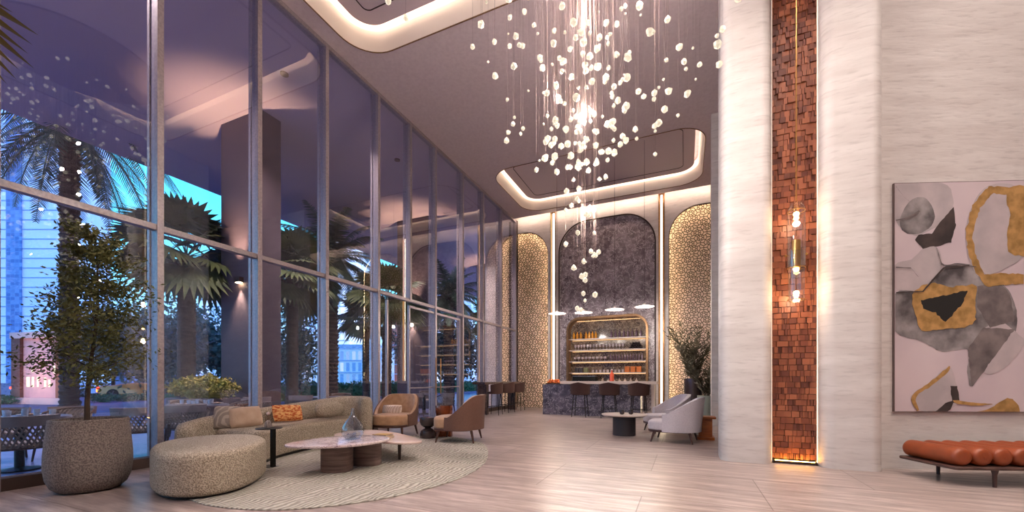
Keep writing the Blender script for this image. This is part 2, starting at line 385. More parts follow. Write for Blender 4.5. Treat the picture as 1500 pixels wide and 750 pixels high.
for k, xc in enumerate((-5.285, -.86)):
    mb = MB(); mb.box(xc-.118, xc+.118, YB+.10, YB+.14, 0, H+.3)
    for s in (-1, 1): mb.box(xc+s*.10-.018, xc+s*.10+.018, YB-.05, YB+.10, 0, H+.1)
    t = thing('light_channel', 'bronze light channel up the back wall, '+('left' if k == 0 else 'right')+' of the dark marble arch', 'light', (0, 0, 0), 0, 'light channels beside the marble arch')
    mb.build('channel', M_bronze, t, smooth=False)
    MB().box(xc-.028, xc+.028, YB+.06, YB+.1, .02, H+.1).build('led_tube', M_ledb, t, smooth=False, label='glowing warm white tube')
# wash light in the slot above the back wall
mb = MB(); mb.box(-7.0, 6, YC+.06, YC+.085, H+.03, H+.055); mb.build('trim_led', M_led, smooth=False, kind='structure')

# lattice screens
def lattice(x0, x1, zt, r, y):
    mb = MB(); a = .13; hx = a*math.sqrt(3); edges = set(); res = []
    A = arch(x0, x1, zt, r, 24)
    def inside(x, z):
        if x < x0 or x > x1 or z < 0 or z > zt: return False
        if z > zt-r:
            if x < x0+r: return (x-x0-r)**2+(z-zt+r)**2 < r*r
            if x > x1-r: return (x-x1+r)**2+(z-zt+r)**2 < r*r
        return True
    def seg(p, q):
        key = tuple(sorted(((round(p[0], 3), round(p[1], 3)), (round(q[0], 3), round(q[1], 3)))))
        if key in edges or not (inside(*p) and inside(*q)): return
        edges.add(key); mb.bar((p[0], y, p[1]), (q[0], y, q[1]), .021, .02, up=(0, 1, 0))
    for j in range(-1, int(zt/(1.5*a))+2):
        for i in range(-1, int((x1-x0)/hx)+2):
            cx = x0 + i*hx + (hx/2 if j % 2 else 0); cz = j*1.5*a
            V = [(cx+a*sin(R(60*k)), cz+a*cos(R(60*k))) for k in range(6)]
            mid = [((V[k][0]+V[(k+1) % 6][0])/2, (V[k][1]+V[(k+1) % 6][1])/2) for k in range(6)]
            off = (i + (j % 2 and 0) + j) % 3
            if off == 0:
                for k in range(6): seg((cx+a*.5*sin(R(60*k+30)), cz+a*.5*cos(R(60*k+30))), (cx+a*.5*sin(R(60*k+90)), cz+a*.5*cos(R(60*k+90)))); seg((cx+a*.5*sin(R(60*k+30)), cz+a*.5*cos(R(60*k+30))), mid[k])
            else:
                for k in range(0, 6, 2): seg((cx, cz), mid[(k+off) % 6])
            for k in range(6): seg(V[k], mid[k]); seg(mid[k], V[(k+1) % 6])
    for p, q in zip(A, A[1:]): mb.bar((p[0], y, p[1]), (q[0], y, q[1]), .05, .045, up=(0, 1, 0))
    return mb
for k, a in enumerate(LAT):
    t = thing('lattice_screen', ('arched brass lattice screen lit from behind, next to the window wall' if k == 0 else 'arched brass lattice screen lit from behind, beside the potted plants'), 'screen', (0, 0, 0), 0, 'backlit lattice arches')
    lattice(*a, YB+.06).build('lattice', M_lat, t, smooth=False)
    A = arch(*a, 14); mb = MB(); cx = (a[0]+a[1])/2
    bx0, bx1 = a[0]-.14, a[1]+.1; mb.box(bx0, bx1, YB+.5, YB+.54, 0, a[2]+.15); mb.box(bx0-.03, bx0, YB+.06, YB+.54, 0, a[2]+.15); mb.box(bx1, bx1+.03, YB+.06, YB+.54, 0, a[2]+.15); mb.box(bx0, bx1, YB+.06, YB+.54, a[2]+.15, a[2]+.18); mb.build('back_panel', M_latback, t, smooth=False)
    I = arch(a[0]-.05, a[1]+.05, a[2]+.05, a[3]+.05, 14, .05)
    mb = MB(); mb.tube([(p[0], YB+.16, p[1]) for p in I], .014, 6); mb.build('led_strip', M_ledl, t)

# marble arch with the bar niche
NX0, NX1, NZT, NR, NZ0 = -4.66, -1.40, 3.86, .55, .95
A = arch(*MARB, 20); B = arch(NX0, NX1, NZT, NR, 20, NZ0)
pa = [Vector((x, YB+.12, z)) for x, z in A]; pb = [Vector((x, YB+.12, z)) for x, z in B][::-1]
tri = tessellate_polygon([pa, pb]); fl = pa+pb
mb = MB(); mb.add(fl, tri)
t = thing('marble_arch', 'tall arched panel of dark veined marble behind the bar', 'wall panel')
mb.build('marble_slab', M_marble, t, smooth=False)
mb = MB(); mb.tube([(x, YB-.005, z) for x, z in A], .028, 6); mb.build('arch_frame', M_dbronze, t)
# niche (shelf cabinet)
sh = thing('bar_shelving', 'round cornered bar shelving niche in bronze with four shelves', 'shelving')
mb = MB(); C = [(x, YB+.10, z) for x, z in B]; D_ = [(x, YB+.60, z) for x, z in B]
for i in range(len(C)-1): mb.add([C[i], C[i+1], D_[i+1], D_[i]], [(0,1,2,3)])
mb.build('niche_lining', mat('tan_lining', '#8f6a4a', .5), sh)
mb = MB(); mb.add(D_, [tuple(range(len(D_)))[::-1]]); mb.build('back_panel', marble('smoky_mirror_marble', '#3e3029', '#75614f', '#c4b09a', 5, .12), sh, smooth=False)
mb = MB()
for i in range(len(C)-1): mb.bar((C[i][0], YB+.07, C[i][2]), (C[i+1][0], YB+.07, C[i+1][2]), .09, .1, up=(0, 1, 0))
mb.build('niche_frame', M_bronze, sh, smooth=False)
SHZ = (1.55, 2.03, 2.51, 2.99); led = emis('shelf_led', '#ffc890', 1.3)
for z in SHZ:
    s = MB().box(NX0+.04, NX1-.04, YB+.14, YB+.52, z-.035, z).build('shelf', M_counter, sh, smooth=False)
    MB().box(NX0+.1, NX1-.1, YB+.50, YB+.515, z-.06, z-.045).build('shelf_light', led, s, smooth=False)
MB().box(NX0+.3, NX1-.3, YB+.5, YB+.515, NZT-.09, NZT-.075).build('shelf_light', led, sh, smooth=False)

# right side: receding wall edges, two rounded pillars, mosaic strip, painting wall
MB().box(.64, 14, 12.05, 12.35, 0, H).build('wall_return', M_trav, smooth=False, kind='structure')
mb = MB(); mb.rprism(rrect(.575, 2.4, 7.5, 8.35, .05, 4), 0, H, .001); mb.build('wall_side', M_trav, kind='structure')
for k, (x0, x1) in enumerate(((.50, 1.19), (1.775, 2.47))):
    mb = MB(); mb.rprism(rrect(x0, x1, 6.93, 7.6, .16, 10), 0, H, .001); mb.build('wall_pillar', M_trav, kind='structure')
MB().box(1.1, 1.85, 7.3, 7.5, 0, H).build('wall_recess', M_dbronze, smooth=False, kind='structure')
mo = thing('mosaic_panel', 'tall narrow panel of orange leather blocks between two pale pillars', 'wall panel')
mb = MB(); z = .06; x0, x1 = 1.185, 1.785
while z < H-.02:
    h = rnd.choice((.085, .085, .095)); x = x0; d0 = 0
    while x < x1-.01:
        w = rnd.choice((.022, .035, .05, .05, .075, .1)); w = min(w, x1-x)
        d = rnd.choice((.0, .012, .02, .03)); hh = h; d2 = d
        mb.box(x+.002, x+w-.002, 7.19-d, 7.30, z+.002, min(H, z+hh-.003), rnd.choice((0, 0, 1, 2, 3))); x += w
    z += h
mb.build('leather_blocks', [mat('leather_a', '#84492f', .45), mat('leather_b', '#713a25', .45), mat('leather_c', '#955639', .45), mat('leather_d', '#5e2d1d', .5)], mo, smooth=False)
for s, x in ((-1, 1.20), (1, 1.765)):
    MB().box(x-.003, x+.003, 7.135, 7.145, .02, H-.05).build('led_strip', emis('led_edge', '#ffe9d0', 1.2), mo, smooth=False)
MB().box(1.21, 1.76, 7.09, 7.15, 0, .04).build('base_channel', M_dbronze, mo, smooth=False)
MB().box(1.24, 1.73, 7.105, 7.122, .04, .046).build('floor_led', emis('led_amber', '#ffb850', 45), mo, smooth=False)
U = Vector((.938, .347, 0)); Vn = Vector((.347, -.938, 0)); PA = Vector((2.40, 7.19, 0))
def onw(a, b, z): p = PA+U*a+Vn*b; return (p.x, p.y, z)
mb = MB(); mb.add([onw(0,0,0), onw(12,0,0), onw(12,0,H), onw(0,0,H), onw(0,-.2,0), onw(12,-.2,0), onw(12,-.2,H), onw(0,-.2,H)],
       [(0,1,2,3),(7,6,5,4),(1,5,6,2),(4,0,3,7)]); mb.build('wall_painting', M_trav, smooth=False, kind='structure')

# ------------------------------------------------------------------ window wall
ys = [-4.2, -2.7, -1.2, .3, 1.8, 3.32, 4.8, 6.27, 7.84, 9.10, 10.32, 11.95, 13.46, 15.11, 16.65]
n = 0
for a, b in zip(ys, ys[1:]):
    n += 1; w = thing('window_%d' % n, None, None); w['kind'] = 'structure'
    for z0, z1 in ((.14, 3.41), (3.49, H-.08)):
        if z0 < 1 and a in (9.10, 7.84): continue
        if z0 < 1 and b == 11.95: continue
        MB().box(GX-.012, GX+.004, a+.03, b-.03, z0, z1).build('pane', M_glass, w, smooth=False)
for k, y in enumerate(ys):
    z0 = 0 if y != 9.10 else 3.45
    mb = MB(); mb.box(GX-.10, GX+.075, y-.04, y+.04, z0, H-.02); mb.box(GX-.16, GX-.10, y-.055, y+.055, z0, H-.02)
    mb.build('trim_%d' % (k+1), M_mull, smooth=False, kind='structure')
mb = MB(); mb.box(GX-.06, GX+.05, -7, YB, 3.41, 3.49); mb.build('trim_16', M_mull, smooth=False, kind='structure')
mb = MB(); mb.box(GX-.09, GX+.06, -7, YB, H-.09, H-.001); mb.build('trim_17', M_mull, smooth=False, kind='structure')
mb = MB(); mb.box(GX-.12, GX+.06, -7, 7.84, .0, .14); mb.box(GX-.12, GX+.06, 11.95, YB, .0, .14); mb.build('trim_18', mat('sill_metal', '#4e3e38', .5, .3), smooth=False, kind='structure')
MB().box(GX-.3, GX+.1, YB-.08, YB+.02, 0, H).build('trim_19', M_dbronze, smooth=False, kind='structure')
# glass double door bay
d = thing('door_1', None, None); d['kind'] = 'structure'
mb = MB()
for y in (8.2, 9.1, 11.8): mb.box(GX-.03, GX+.03, y-.025, y+.025, .02, 3.3)
mb.box(GX-.03, GX+.03, 9.1, 11.8, 3.25, 3.31); mb.box(GX-.03, GX+.03, 7.88, 11.91, .0, .04); mb.box(GX-.03, GX+.03, 9.1, 11.8, 1.0, 1.03)
mb.build('door_frame', M_mull, d, smooth=False)
for a, b in ((7.88, 8.17), (8.23, 9.07), (9.13, 10.42), (10.46, 11.77), (11.83, 11.91)):
    MB().box(GX-.012, GX+.0, a, b, .04, 3.41 if b < 9.1 or a > 11.8 else 3.24).build('pane', M_glass, d, smooth=False)
mb = MB()
for y in (10.30, 10.56): mb.tube([(GX+.08, y, .8), (GX+.08, y, 1.9)], .018, 8)
mb.build('door_handle', M_gold, d)
#@@END1

# ------------------------------------------------------------------ rug and sofa group
rug = cat_closed([(-3.08,6.1),(-2.68,5.1),(-2.62,4.2),(-2.9,3.3),(-3.5,2.66),(-4.3,2.45),(-5.0,2.6),(-5.7,3.1),(-6.25,4.2),(-6.35,5.4),(-6.1,6.5),(-5.4,7.3),(-4.5,7.4),(-3.65,6.95)])
rg = MB().rprism(rug, .001, .016, .006).build('area_rug', M_rug, label='large rounded grey rug with a rippled carved pattern under the sofa group', cat='rug')
ch = thing('chaise_ottoman', 'big rounded beige boucle ottoman at the near end of the curved sofa', 'ottoman', (0, 0, .016))
o = cat_closed([(-5.42,2.48),(-4.95,2.36),(-4.58,2.5),(-4.5,2.85),(-4.75,3.28),(-5.15,3.62),(-5.6,3.72),(-5.98,3.5),(-6.08,3.1),(-5.85,2.72)])
MB().rprism(o, .02, .475, .08, .06, 7, crown=.02).build('cushion', M_boucle, ch)
MB().rprism([(x*.93-5.25*.07, y*.93+3.0*.07) for x, y in o], 0, .03, .005).build('base', M_black, ch)
so = thing('curved_sofa', 'long curved beige boucle sofa with a sweeping low back', 'sofa')
seat = cat_closed([(-5.70,3.98),(-5.86,4.3),(-6.0,4.75),(-6.07,5.3),(-6.1,5.8),(-6.22,6.2),(-6.45,6.42),(-6.7,6.35),(-6.82,5.6),(-6.84,4.8),(-6.78,4.1),(-6.62,3.86),(-6.2,3.82),(-5.85,3.86)])
so.location = (0, 0, .016)
MB().rprism(seat, .035, .47, .07, .03, 5, crown=.01).build('seat', M_boucle, so)
MB().rprism([(x*.97-6.3*.03, y*.97+5.0*.03) for x, y in seat], 0, .04, .005).build('base', M_black, so)
bp = cat_open([(-6.50,3.40,0),(-6.70,3.52,0),(-6.81,4.1,0),(-6.84,5.0,0),(-6.83,5.8,0),(-6.70,6.40,0),(-6.42,6.62,0),(-6.12,6.5,0),(-6.02,6.3,0)], 7)
def backsec(mb, pts, hf, th):
    m = len(pts); vs = []; n = 12
    for i, p in enumerate(pts):
        d = (pts[min(i+1, m-1)]-pts[max(i-1, 0)]).normalized(); q = Vector((d.y, -d.x, 0)); h = hf(i/(m-1)); z0 = .05
        e = min(1, min(i, m-1-i)/2.5+.35); t = th*e
        for k in range(n):
            a = 2*PI*k/n; ca, sa = cos(a), sin(a); f = lambda v: math.copysign(abs(v)**.55, v)
            vs.append(p + q*t/2*f(ca) + Vector((0, 0, z0+(h-z0)/2 + (h-z0)/2*f(sa)*(1 if e == 1 else .98))))
    fs = [(i*n+k, i*n+(k+1) % n, (i+1)*n+(k+1) % n, (i+1)*n+k) for i in range(m-1) for k in range(n)]
    fs += [tuple(range(n))[::-1], tuple((m-1)*n+k for k in range(n))]
    mb.add(vs, fs)
def bh(u): return .52+.36*min(1, max(0, u/.62))**.8 if u < .9 else .88-.02*(u-.9)/.1
mb = MB(); backsec(mb, bp, bh, .24); mb.build('backrest', M_boucle, so, ang=60)
def pillow(name, m, loc, w, h, t, rz, tilt, label, e=3.2, group=None, roll=0, tag_=True):
    mb = MB(); nu, nv = 16, 12
    def fn(side):
        def f(u, v):
            a = (u-.5)*2; b = (v-.5)*2; x = a*w/2*(1-.05*b*b*(1 if e > 3 else 0)); y = b*h/2*(1-.05*a*a)
            th = t/2*max(0, (1-abs(a)**e))**.5*max(0, (1-abs(b)**e))**.5
            return (side*th, x, y)
        return f
    def rnd_(side):
        def f(u, v):
            a = u*2*PI; r = sin(v*PI/2); c = cos(a); s_ = sin(a)
            return (side*t/2*cos(v*PI/2)**.7, w/2*r*math.copysign(abs(c)**.75, c), h/2*r*math.copysign(abs(s_)**.75, s_))
        return f
    for s in (1, -1): mb.grid((rnd_ if e < 0 else fn)(s), 32 if e < 0 else nu, nv)
    M = Matrix.Rotation(rz, 4, 'Z') @ Matrix.Rotation(tilt, 4, 'Y') @ Matrix.Rotation(roll, 4, 'X')
    mb.v = [tuple(M @ Vector(p)) for p in mb.v]
    o = mb.build(name, m, loc=loc, label=label, cat='pillow' if label else None, group=group, ang=80); return o
M_pilb = mat('beige_linen', '#b59b86', .85, c2='#a78b76', scale=7, bump=.3, bscale=90)
M_pilo = mat('orange_weave', '#a8480f', .8, c2='#d9a568', scale=17, stretch=(1, 1, 2.2), bump=.4, bscale=90, lo=.42, hi=.6)
pillow('throw_pillow', M_pilb, (-6.48, 4.22, .65), .46, .34, .17, R(-20), R(-22), 'plain beige square pillow at the left end of the curved sofa', roll=R(4))
pillow('throw_pillow', mat('striped_linen', '#a5968a', .85, c2='#857870', scale=5, kind='wave', lo=.2, hi=.4), (-6.60, 4.05, .66), .42, .36, .13, R(-28), R(-20), 'grey brown striped pillow tucked behind the plain beige one', roll=R(-4))
pillow('throw_pillow', M_pilo, (-6.50, 4.98, .655), .56, .30, .14, R(-2), R(-18), 'orange patterned oblong pillow in the middle of the curved sofa', roll=R(-3))
pillow('throw_pillow', M_boucle, (-6.40, 5.80, .665), .66, .31, .22, R(4), R(-12), 'round oval boucle pillow at the far end of the curved sofa', e=-1)
st = thing('side_table', 'small black metal C shaped side table between sofa and ottoman', 'side table', (-5.42, 3.86, 0))
MB().lathe([(0.01,.555),(.165,.555),(.17,.56),(.165,.567),(.01,.567)], n=28).build('tabletop', M_black, st)
MB().box(.05,.10,-.02,.03,.0,.56).build('post', M_black, st, smooth=False)
MB().box(-.12,.10,-.07,.08,.0,.02).build('base', M_black, st, smooth=False)
de = thing('vase_ornament', 'small grey stone bud holder with a bead on the black side table', 'ornament', (-5.45, 3.87, .567))
MB().lathe([(.045,0),(.05,.02),(.045,.07),(.02,.10),(.005,.105)], n=16).build('stone_body', M_gran, de)
MB().tube([(0,0,.10),(0,0,.19)], .003, 6).build('stem', M_bronze, de)
MB().lathe([(.001,.175),(.02,.185),(.026,.20),(.02,.215),(.001,.225)], n=12).build('bead', M_pinkst, de)

def legblock(mb, x, y, rx, ry, h, rz):
    o = [(x+a*cos(rz)-b*sin(rz), y+a*sin(rz)+b*cos(rz)) for a, b in sup(rx, ry, 2.6, 36)]
    mb.rprism(o, .016, h, .004)
ct = thing('coffee_table', 'low coffee table with a violet veined marble top on two round reddish stone blocks', 'coffee table')
top = cat_closed([(-4.70,3.55),(-4.30,3.58),(-3.95,3.83),(-3.80,4.25),(-3.92,4.62),(-4.35,4.68),(-4.70,4.42),(-4.83,3.95)])
MB().rprism(top, .385, .42, .012).build('tabletop', M_marblet, ct)
mb = MB(); legblock(mb, -4.35, 4.07, .20, .17, .385, R(24)); mb.build('leg', M_redst, ct)
mb = MB(); legblock(mb, -4.27, 4.52, .22, .15, .385, R(20)); mb.build('leg', M_redst, ct)
ct2 = thing('coffee_table', 'lower coffee table with a long pale pink pointed stone top', 'coffee table')
top = cat_closed([(-3.62,4.98),(-3.82,4.72),(-4.3,4.72),(-4.95,4.72),(-5.4,5.0),(-5.5,5.45),(-5.2,5.72),(-4.7,5.62),(-4.1,5.32)])
MB().rprism(top, .30, .335, .012).build('tabletop', M_pinkst, ct2)
for x, y in ((-4.05, 5.0), (-5.1, 5.4), (-5.1, 4.95)): MB().lathe([(.02,.017),(.03,.30)], (x, y, 0), 10).build('leg', M_dbronze, ct2)
vs = thing('teardrop_vase', 'clear glass teardrop vase with silver stones on the marble coffee table', 'vase', (-4.22, 4.22, .42))
M_vglass = glassy('vase_glass_clear', .22, (.80, .86, .90)); P_ = [(.02,.002),(.09,.012),(.135,.06),(.15,.12),(.14,.18),(.10,.245),(.055,.30),(.028,.345),(.018,.39),(.02,.43)]
MB().lathe(P_, n=32).build('glass_body', M_vglass, vs)
mb = MB()
for i in range(26):
    a = rnd.uniform(0, 2*PI); r = rnd.uniform(0, .08); s = rnd.uniform(.012, .024); c = (r*cos(a), r*sin(a), .03+rnd.random()*.05)
    mb.lathe([(.001,-s),(s*.8,-s*.4),(s,s*.2),(.001,s)], c, 6)
mb.build('silver_pebbles', mat('silver_pebble', '#c8d4e4', .15, .9), vs, smooth=False, kind='stuff')
for k, (dz, w, dp, m, lb, rz) in enumerate(((0, .30, .22, mat('book_tan', '#b59a6c', .6), 'tan covered book, lowest on the pale coffee table', 20), (.03, .25, .19, mat('book_gold', '#a8803c', .45), 'gold edged book on top of the tan book', 5))):
    b = thing('book', lb, 'book', (-4.36, 4.98, .336+dz), R(rz))
    MB().box(-w/2, w/2, -dp/2, dp/2, 0, .004).box(-w/2, w/2, -dp/2, dp/2, .024, .028).box(-w/2, -w/2+.004, -dp/2, dp/2, 0, .028).build('cover', m, b, smooth=False)
    MB().box(-w/2+.004, w/2-.006, -dp/2+.006, dp/2-.006, .004, .024).build('pages', M_counter, b, smooth=False)

# ------------------------------------------------------------------ lounge chairs
def taper_leg(p, q, r0, r1, m, t, name='leg'):
    MB().tube([p, q], [r0, r1], 10).build(name, m, t)
def tub_chair(name, label, group, mi, mo_, ms, ml, W_=.82, Dp=.80, hb=.82, ha=.44, z0=.22, sh=.44, spread=118, lean=.08, k=.8, q0=.26):
    t = thing(name, label, 'armchair', group=group); rx, ry = Dp*.5, W_*.5; S = R(spread)
    def hz(ph):
        q = abs(ph)/S; return ha + (hb-ha)*(cos(min(1, max(0, (q-q0)/(.94-q0)))*PI)*.5+.5)**k
    def shell(off, ph, v):
        h = hz(ph); z = z0+(h-z0)*v; r = 1+lean*max(0, (z-z0)/(hb-z0))**1.3; q = abs(ph)/S
        r -= .06*max(0, q-.75)*4*v
        return (-cos(ph)*(rx*r+off) - (.0), sin(ph)*(ry*r+off), z)
    def shell_mb(o0, o1):
        mb = MB(); nu, prof = 44, []
        for v in [i/8 for i in range(9)]: prof.append((o0, v))
        for v in [1-i/8 for i in range(9)]: prof.append((o1, v))
        m = len(prof); vs = []
        for i in range(nu+1):
            ph = -S+2*S*i/nu
            for o, v in prof: vs.append(shell(o, ph, v))
        fs = [(i*m+k, i*m+(k+1) % m, (i+1)*m+(k+1) % m, (i+1)*m+k) for i in range(nu) for k in range(m)]
        fs += [tuple(range(m))[::-1], tuple(nu*m+k for k in range(m))]
        return mb.add(vs, fs)
    shell_mb(-.055, .0).build('backrest', mi, t, ang=50); shell_mb(.0005, .025).build('outer_shell', mo_, t, ang=50)
    so_ = [(x+.07, y) for x, y in sup(Dp*.5-.02, W_*.5-.05, 3.2, 40)]
    MB().rprism(so_, z0+.02, sh, .05, .03, 5, crown=.02).build('seat', ms, t)
    MB().rprism([(x*.96+.02, y*.98) for x, y in so_], z0-.02, z0+.025, .008).build('base_frame', ml, t)
    for sx in (-1, 1):
        for sy in (-1, 1):
            taper_leg((sx*Dp*.36+.02, sy*W_*.36, z0-.01), (sx*Dp*.42+.02, sy*W_*.40, 0.0), .026, .014, ml, t)
    return t
ac = tub_chair('tub_armchair', 'tan velvet tub armchair with brown outside, facing into the rug by the glass door', 'tan tub armchairs', M_tan, M_brownf, M_tan, M_wood)
ac.scale = (1.12,)*3; ac.location = (-5.95, 7.2, .0); ac.rotation_euler[2] = R(-78)
ac2 = dup(ac, (-4.20, 7.08, .016), R(196), 'tan velvet tub armchair seen from its side at the right edge of the rug', scale=1.13)
M_pilw = mat('cream_print_linen', '#cbb7a9', .85, c2='#b39c8e', scale=6, kind='wave', lo=.1, hi=.4)
pillow('lumbar_pillow', M_pilw, (-5.99, 7.14, .58), .46, .22, .12, R(-76), R(-16), 'cream printed lumbar pillow on the tan armchair by the glass door')
pillow('lumbar_pillow', M_pilw, (-4.15, 7.08, .575), .44, .22, .12, R(196), R(-20), 'cream printed lumbar pillow in the tan armchair at the rug edge')
def hourglass(loc, r, h, m, lb):
    t = thing('hourglass_table', lb, 'side table', loc)
    MB().lathe([(r*.98,0),(r,.02),(r,h*.22),(r*.9,h*.36),(r*.55,h*.46),(r*.34,h*.5)], n=28).build('base', m, t)
    MB().lathe([(r*.34,h*.5),(r*.55,h*.54),(r*.88,h*.64),(r,h*.78),(r,h*.98),(r*.97,h),(r*.4,h)], n=28).build('bowl_top', m, t)
hourglass((-5.02, 7.12, 0), .17, .45, M_dglaze, 'short dark glazed hourglass side table between the tan armchairs')
hourglass((-4.88, 7.52, 0), .19, .68, M_copper, 'taller copper brown hourglass side table behind the short dark one')

wc1 = tub_chair('barrel_armchair', 'pale lilac barrel armchair nearest the pillar with dark wooden legs', 'pale barrel armchairs', M_white, M_white, M_white, M_wood, W_=.86, Dp=.92, hb=.90, ha=.56, z0=.22, sh=.42, spread=112, lean=.14, k=.65, q0=.12)
wc1.location = (-.19, 8.82, 0); wc1.rotation_euler[2] = R(172)
dup(wc1, (-.42, 10.3, 0), R(205), 'pale lilac barrel armchair standing behind the nearer one')
rt = thing('round_table', 'low round table with pale top on a dark cylinder base by the lilac armchairs', 'table', (-1.27, 9.33, 0))
MB().lathe([(.01,.44),(.47,.44),(.50,.455),(.50,.47),(.01,.47)], n=40).build('tabletop', M_counter, rt)
MB().lathe([(.01,.425),(.44,.425),(.46,.44),(.01,.44)], n=40).build('apron', M_dbronze, rt)
MB().lathe([(.25,0),(.25,.43)], n=36).build('pedestal', mat('charcoal', '#2e2a2e', .45), rt)
for k, (x, y) in enumerate(((-1.30, 9.20), (-1.12, 9.30))):
    t = thing('candle_glass', ('left' if k == 0 else 'right')+' of the two small dark glass cups on the low round table', 'cup', (x, y, .47), group='glass cups on the round table')
    MB().lathe([(.03,0),(.05,.02),(.055,.06),(.045,.10),(.04,.10),(.05,.06),(.045,.02),(.01,.01)], n=16).build('cup', M_dglaze, t)
ot = thing('wedge_table', 'orange brown wooden side table behind the lilac armchair', 'side table', (.38, 9.35, 0))
M_ow = mat('amber_wood', '#a85c22', .4, c2='#8a4517', scale=6, stretch=(1, 1, 5))
MB().box(-.17,.17,-.17,.17,0,.06).box(-.13,.13,-.13,.13,.06,.44).build('base', M_ow, ot, smooth=False)
MB().rprism(rrect(-.2,.2,-.2,.2,.05), .44, .48, .01).build('tabletop', M_ow, ot)
def leafy(mb, base, n, L0, L1, spread, leaf, seed):
    r = random.Random(seed)
    for i in range(n):
        a = r.uniform(0, 2*PI); tl = r.uniform(.1, spread); L = r.uniform(L0, L1)
        d = Vector((cos(a)*sin(tl), sin(a)*sin(tl), cos(tl))); p = Vector(base)+Vector((cos(a), sin(a), 0))*.05; pts = []
        for k in range(9): pts.append(p.copy()); p = p+d*L/8; d = (d+Vector((cos(a)*.05, sin(a)*.05, -.03))).normalized()
        mb.tube(pts, [.007*(1-.8*k/8) for k in range(9)], 4)
        for k in range(2, 9):
            for s in range(5):
                q = pts[k-1].lerp(pts[k], s/5); b = r.uniform(0, 2*PI); side = Vector((cos(b), sin(b), r.uniform(.3, 1.2))).normalized()
                w = d.cross(side).normalized()*leaf*.10; t = q+side*leaf
                mb.add([q-w*.3, q+side*leaf*.5+w, t, q+side*leaf*.5-w], [(0,1,2,3)])
M_pl = mat('dusty_palm_leaf', '#413c2c', .6, c2='#544c3a', scale=4)
for k, (x, y, r_, h_, m, n_, L0, L1, lb) in enumerate(((.24, 14.75, .29, 1.28, M_dglaze, 30, 1.2, 2.1, 'tall feathery plant in a tall dark cylinder planter by the lattice screen'),
        (.62, 14.25, .27, .74, mat('sage_glaze', '#7b8078', .4), 18, .9, 1.6, 'shorter feathery plant in a sage green cylinder planter'))):
    t = thing('potted_palm', lb, 'plant', (x, y, 0))
    MB().lathe([(r_,0),(r_,h_),(r_*.9,h_),(r_*.9,h_-.08),(.01,h_-.08)], n=32).build('planter', m, t)
    mb = MB(); leafy(mb, (0, 0, h_-.1), n_, L0, L1, .34, .22, 5+k)
    mb.build('foliage', M_pl, t)

# ------------------------------------------------------------------ bar
bar = thing('bar_counter', 'dark blue grey marble bar counter with a pale stone top', 'bar counter')
MB().box(-4.72, -1.35, 13.72, 14.35, 0, 1.08).build('marble_front', M_marbleb, bar, smooth=False)
MB().box(-4.05, -.84, 13.64, 14.45, 1.10, 1.19).build('countertop', M_counter, bar, smooth=False)
MB().box(-1.02, -.92, 13.75, 14.3, 0, 1.10).build('end_panel', M_counter, bar, smooth=False)
def bar_stool(lb, group):
    t = thing('bar_stool', lb, 'bar stool', group=group)
    def fn(u, v):
        ph = (u-.5)*2*R(100); z = .76+.40*v*(1-.25*abs(u-.5)*2); r = 1+.08*v
        return (-cos(ph)*.25*r+.0, sin(ph)*.29*r, z)
    MB().grid(fn, 24, 6, .03).build('backrest', M_stoolf, t, ang=60)
    MB().rprism(sup(.25, .27, 3, 28), .74, .82, .03).build('seat', M_stoolf, t)
    for sx in (-1, 1):
        for sy in (-1, 1): MB().tube([(sx*.17, sy*.18, .75), (sx*.22, sy*.24, 0)], [.016, .011], 8).build('leg', M_black, t)
    MB().tube([(.2,.215,.30),(.2,-.215,.30),(-.2,-.215,.30),(-.2,.215,.30)], .008, 6, closed=True).build('footrest', M_black, t)
    return t
bs = bar_stool('dark brown bar stool at the left of the three along the marble bar', 'stools at the marble bar')
bs.location = (-3.25, 13.30, 0); bs.rotation_euler[2] = R(90)
dup(bs, (-2.28, 13.28, 0), R(93), 'dark brown bar stool in the middle of the three along the marble bar')
dup(bs, (-1.36, 13.28, 0), R(88), 'dark brown bar stool at the right end of the marble bar under the pale top')
ht = thing('high_table', 'brown stone high table standing along the window wall by the lattice screen', 'high table')
M_bst = marble('brown_stone', '#3f2c28', '#5c433b', '#8a7064', 3, .3)
MB().box(-6.93, -6.42, 12.5, 15.9, 1.08, 1.16).build('tabletop', M_bst, ht, smooth=False)
for y in (12.75, 15.4): MB().box(-6.85, -6.50, y, y+.18, 0, 1.08).build('leg', M_bst, ht, smooth=False)
for k, (x, y) in enumerate(((-6.22, 12.85), (-6.25, 13.95), (-6.25, 15.05))):
    dup(bs, (x, y, 0), R(180+(8, -6, 3)[k]), ('brown stool nearest the camera at the high table', 'brown stool in the middle of the high table', 'brown stool at the far end of the high table beside the lattice')[k], 'stools at the high table')
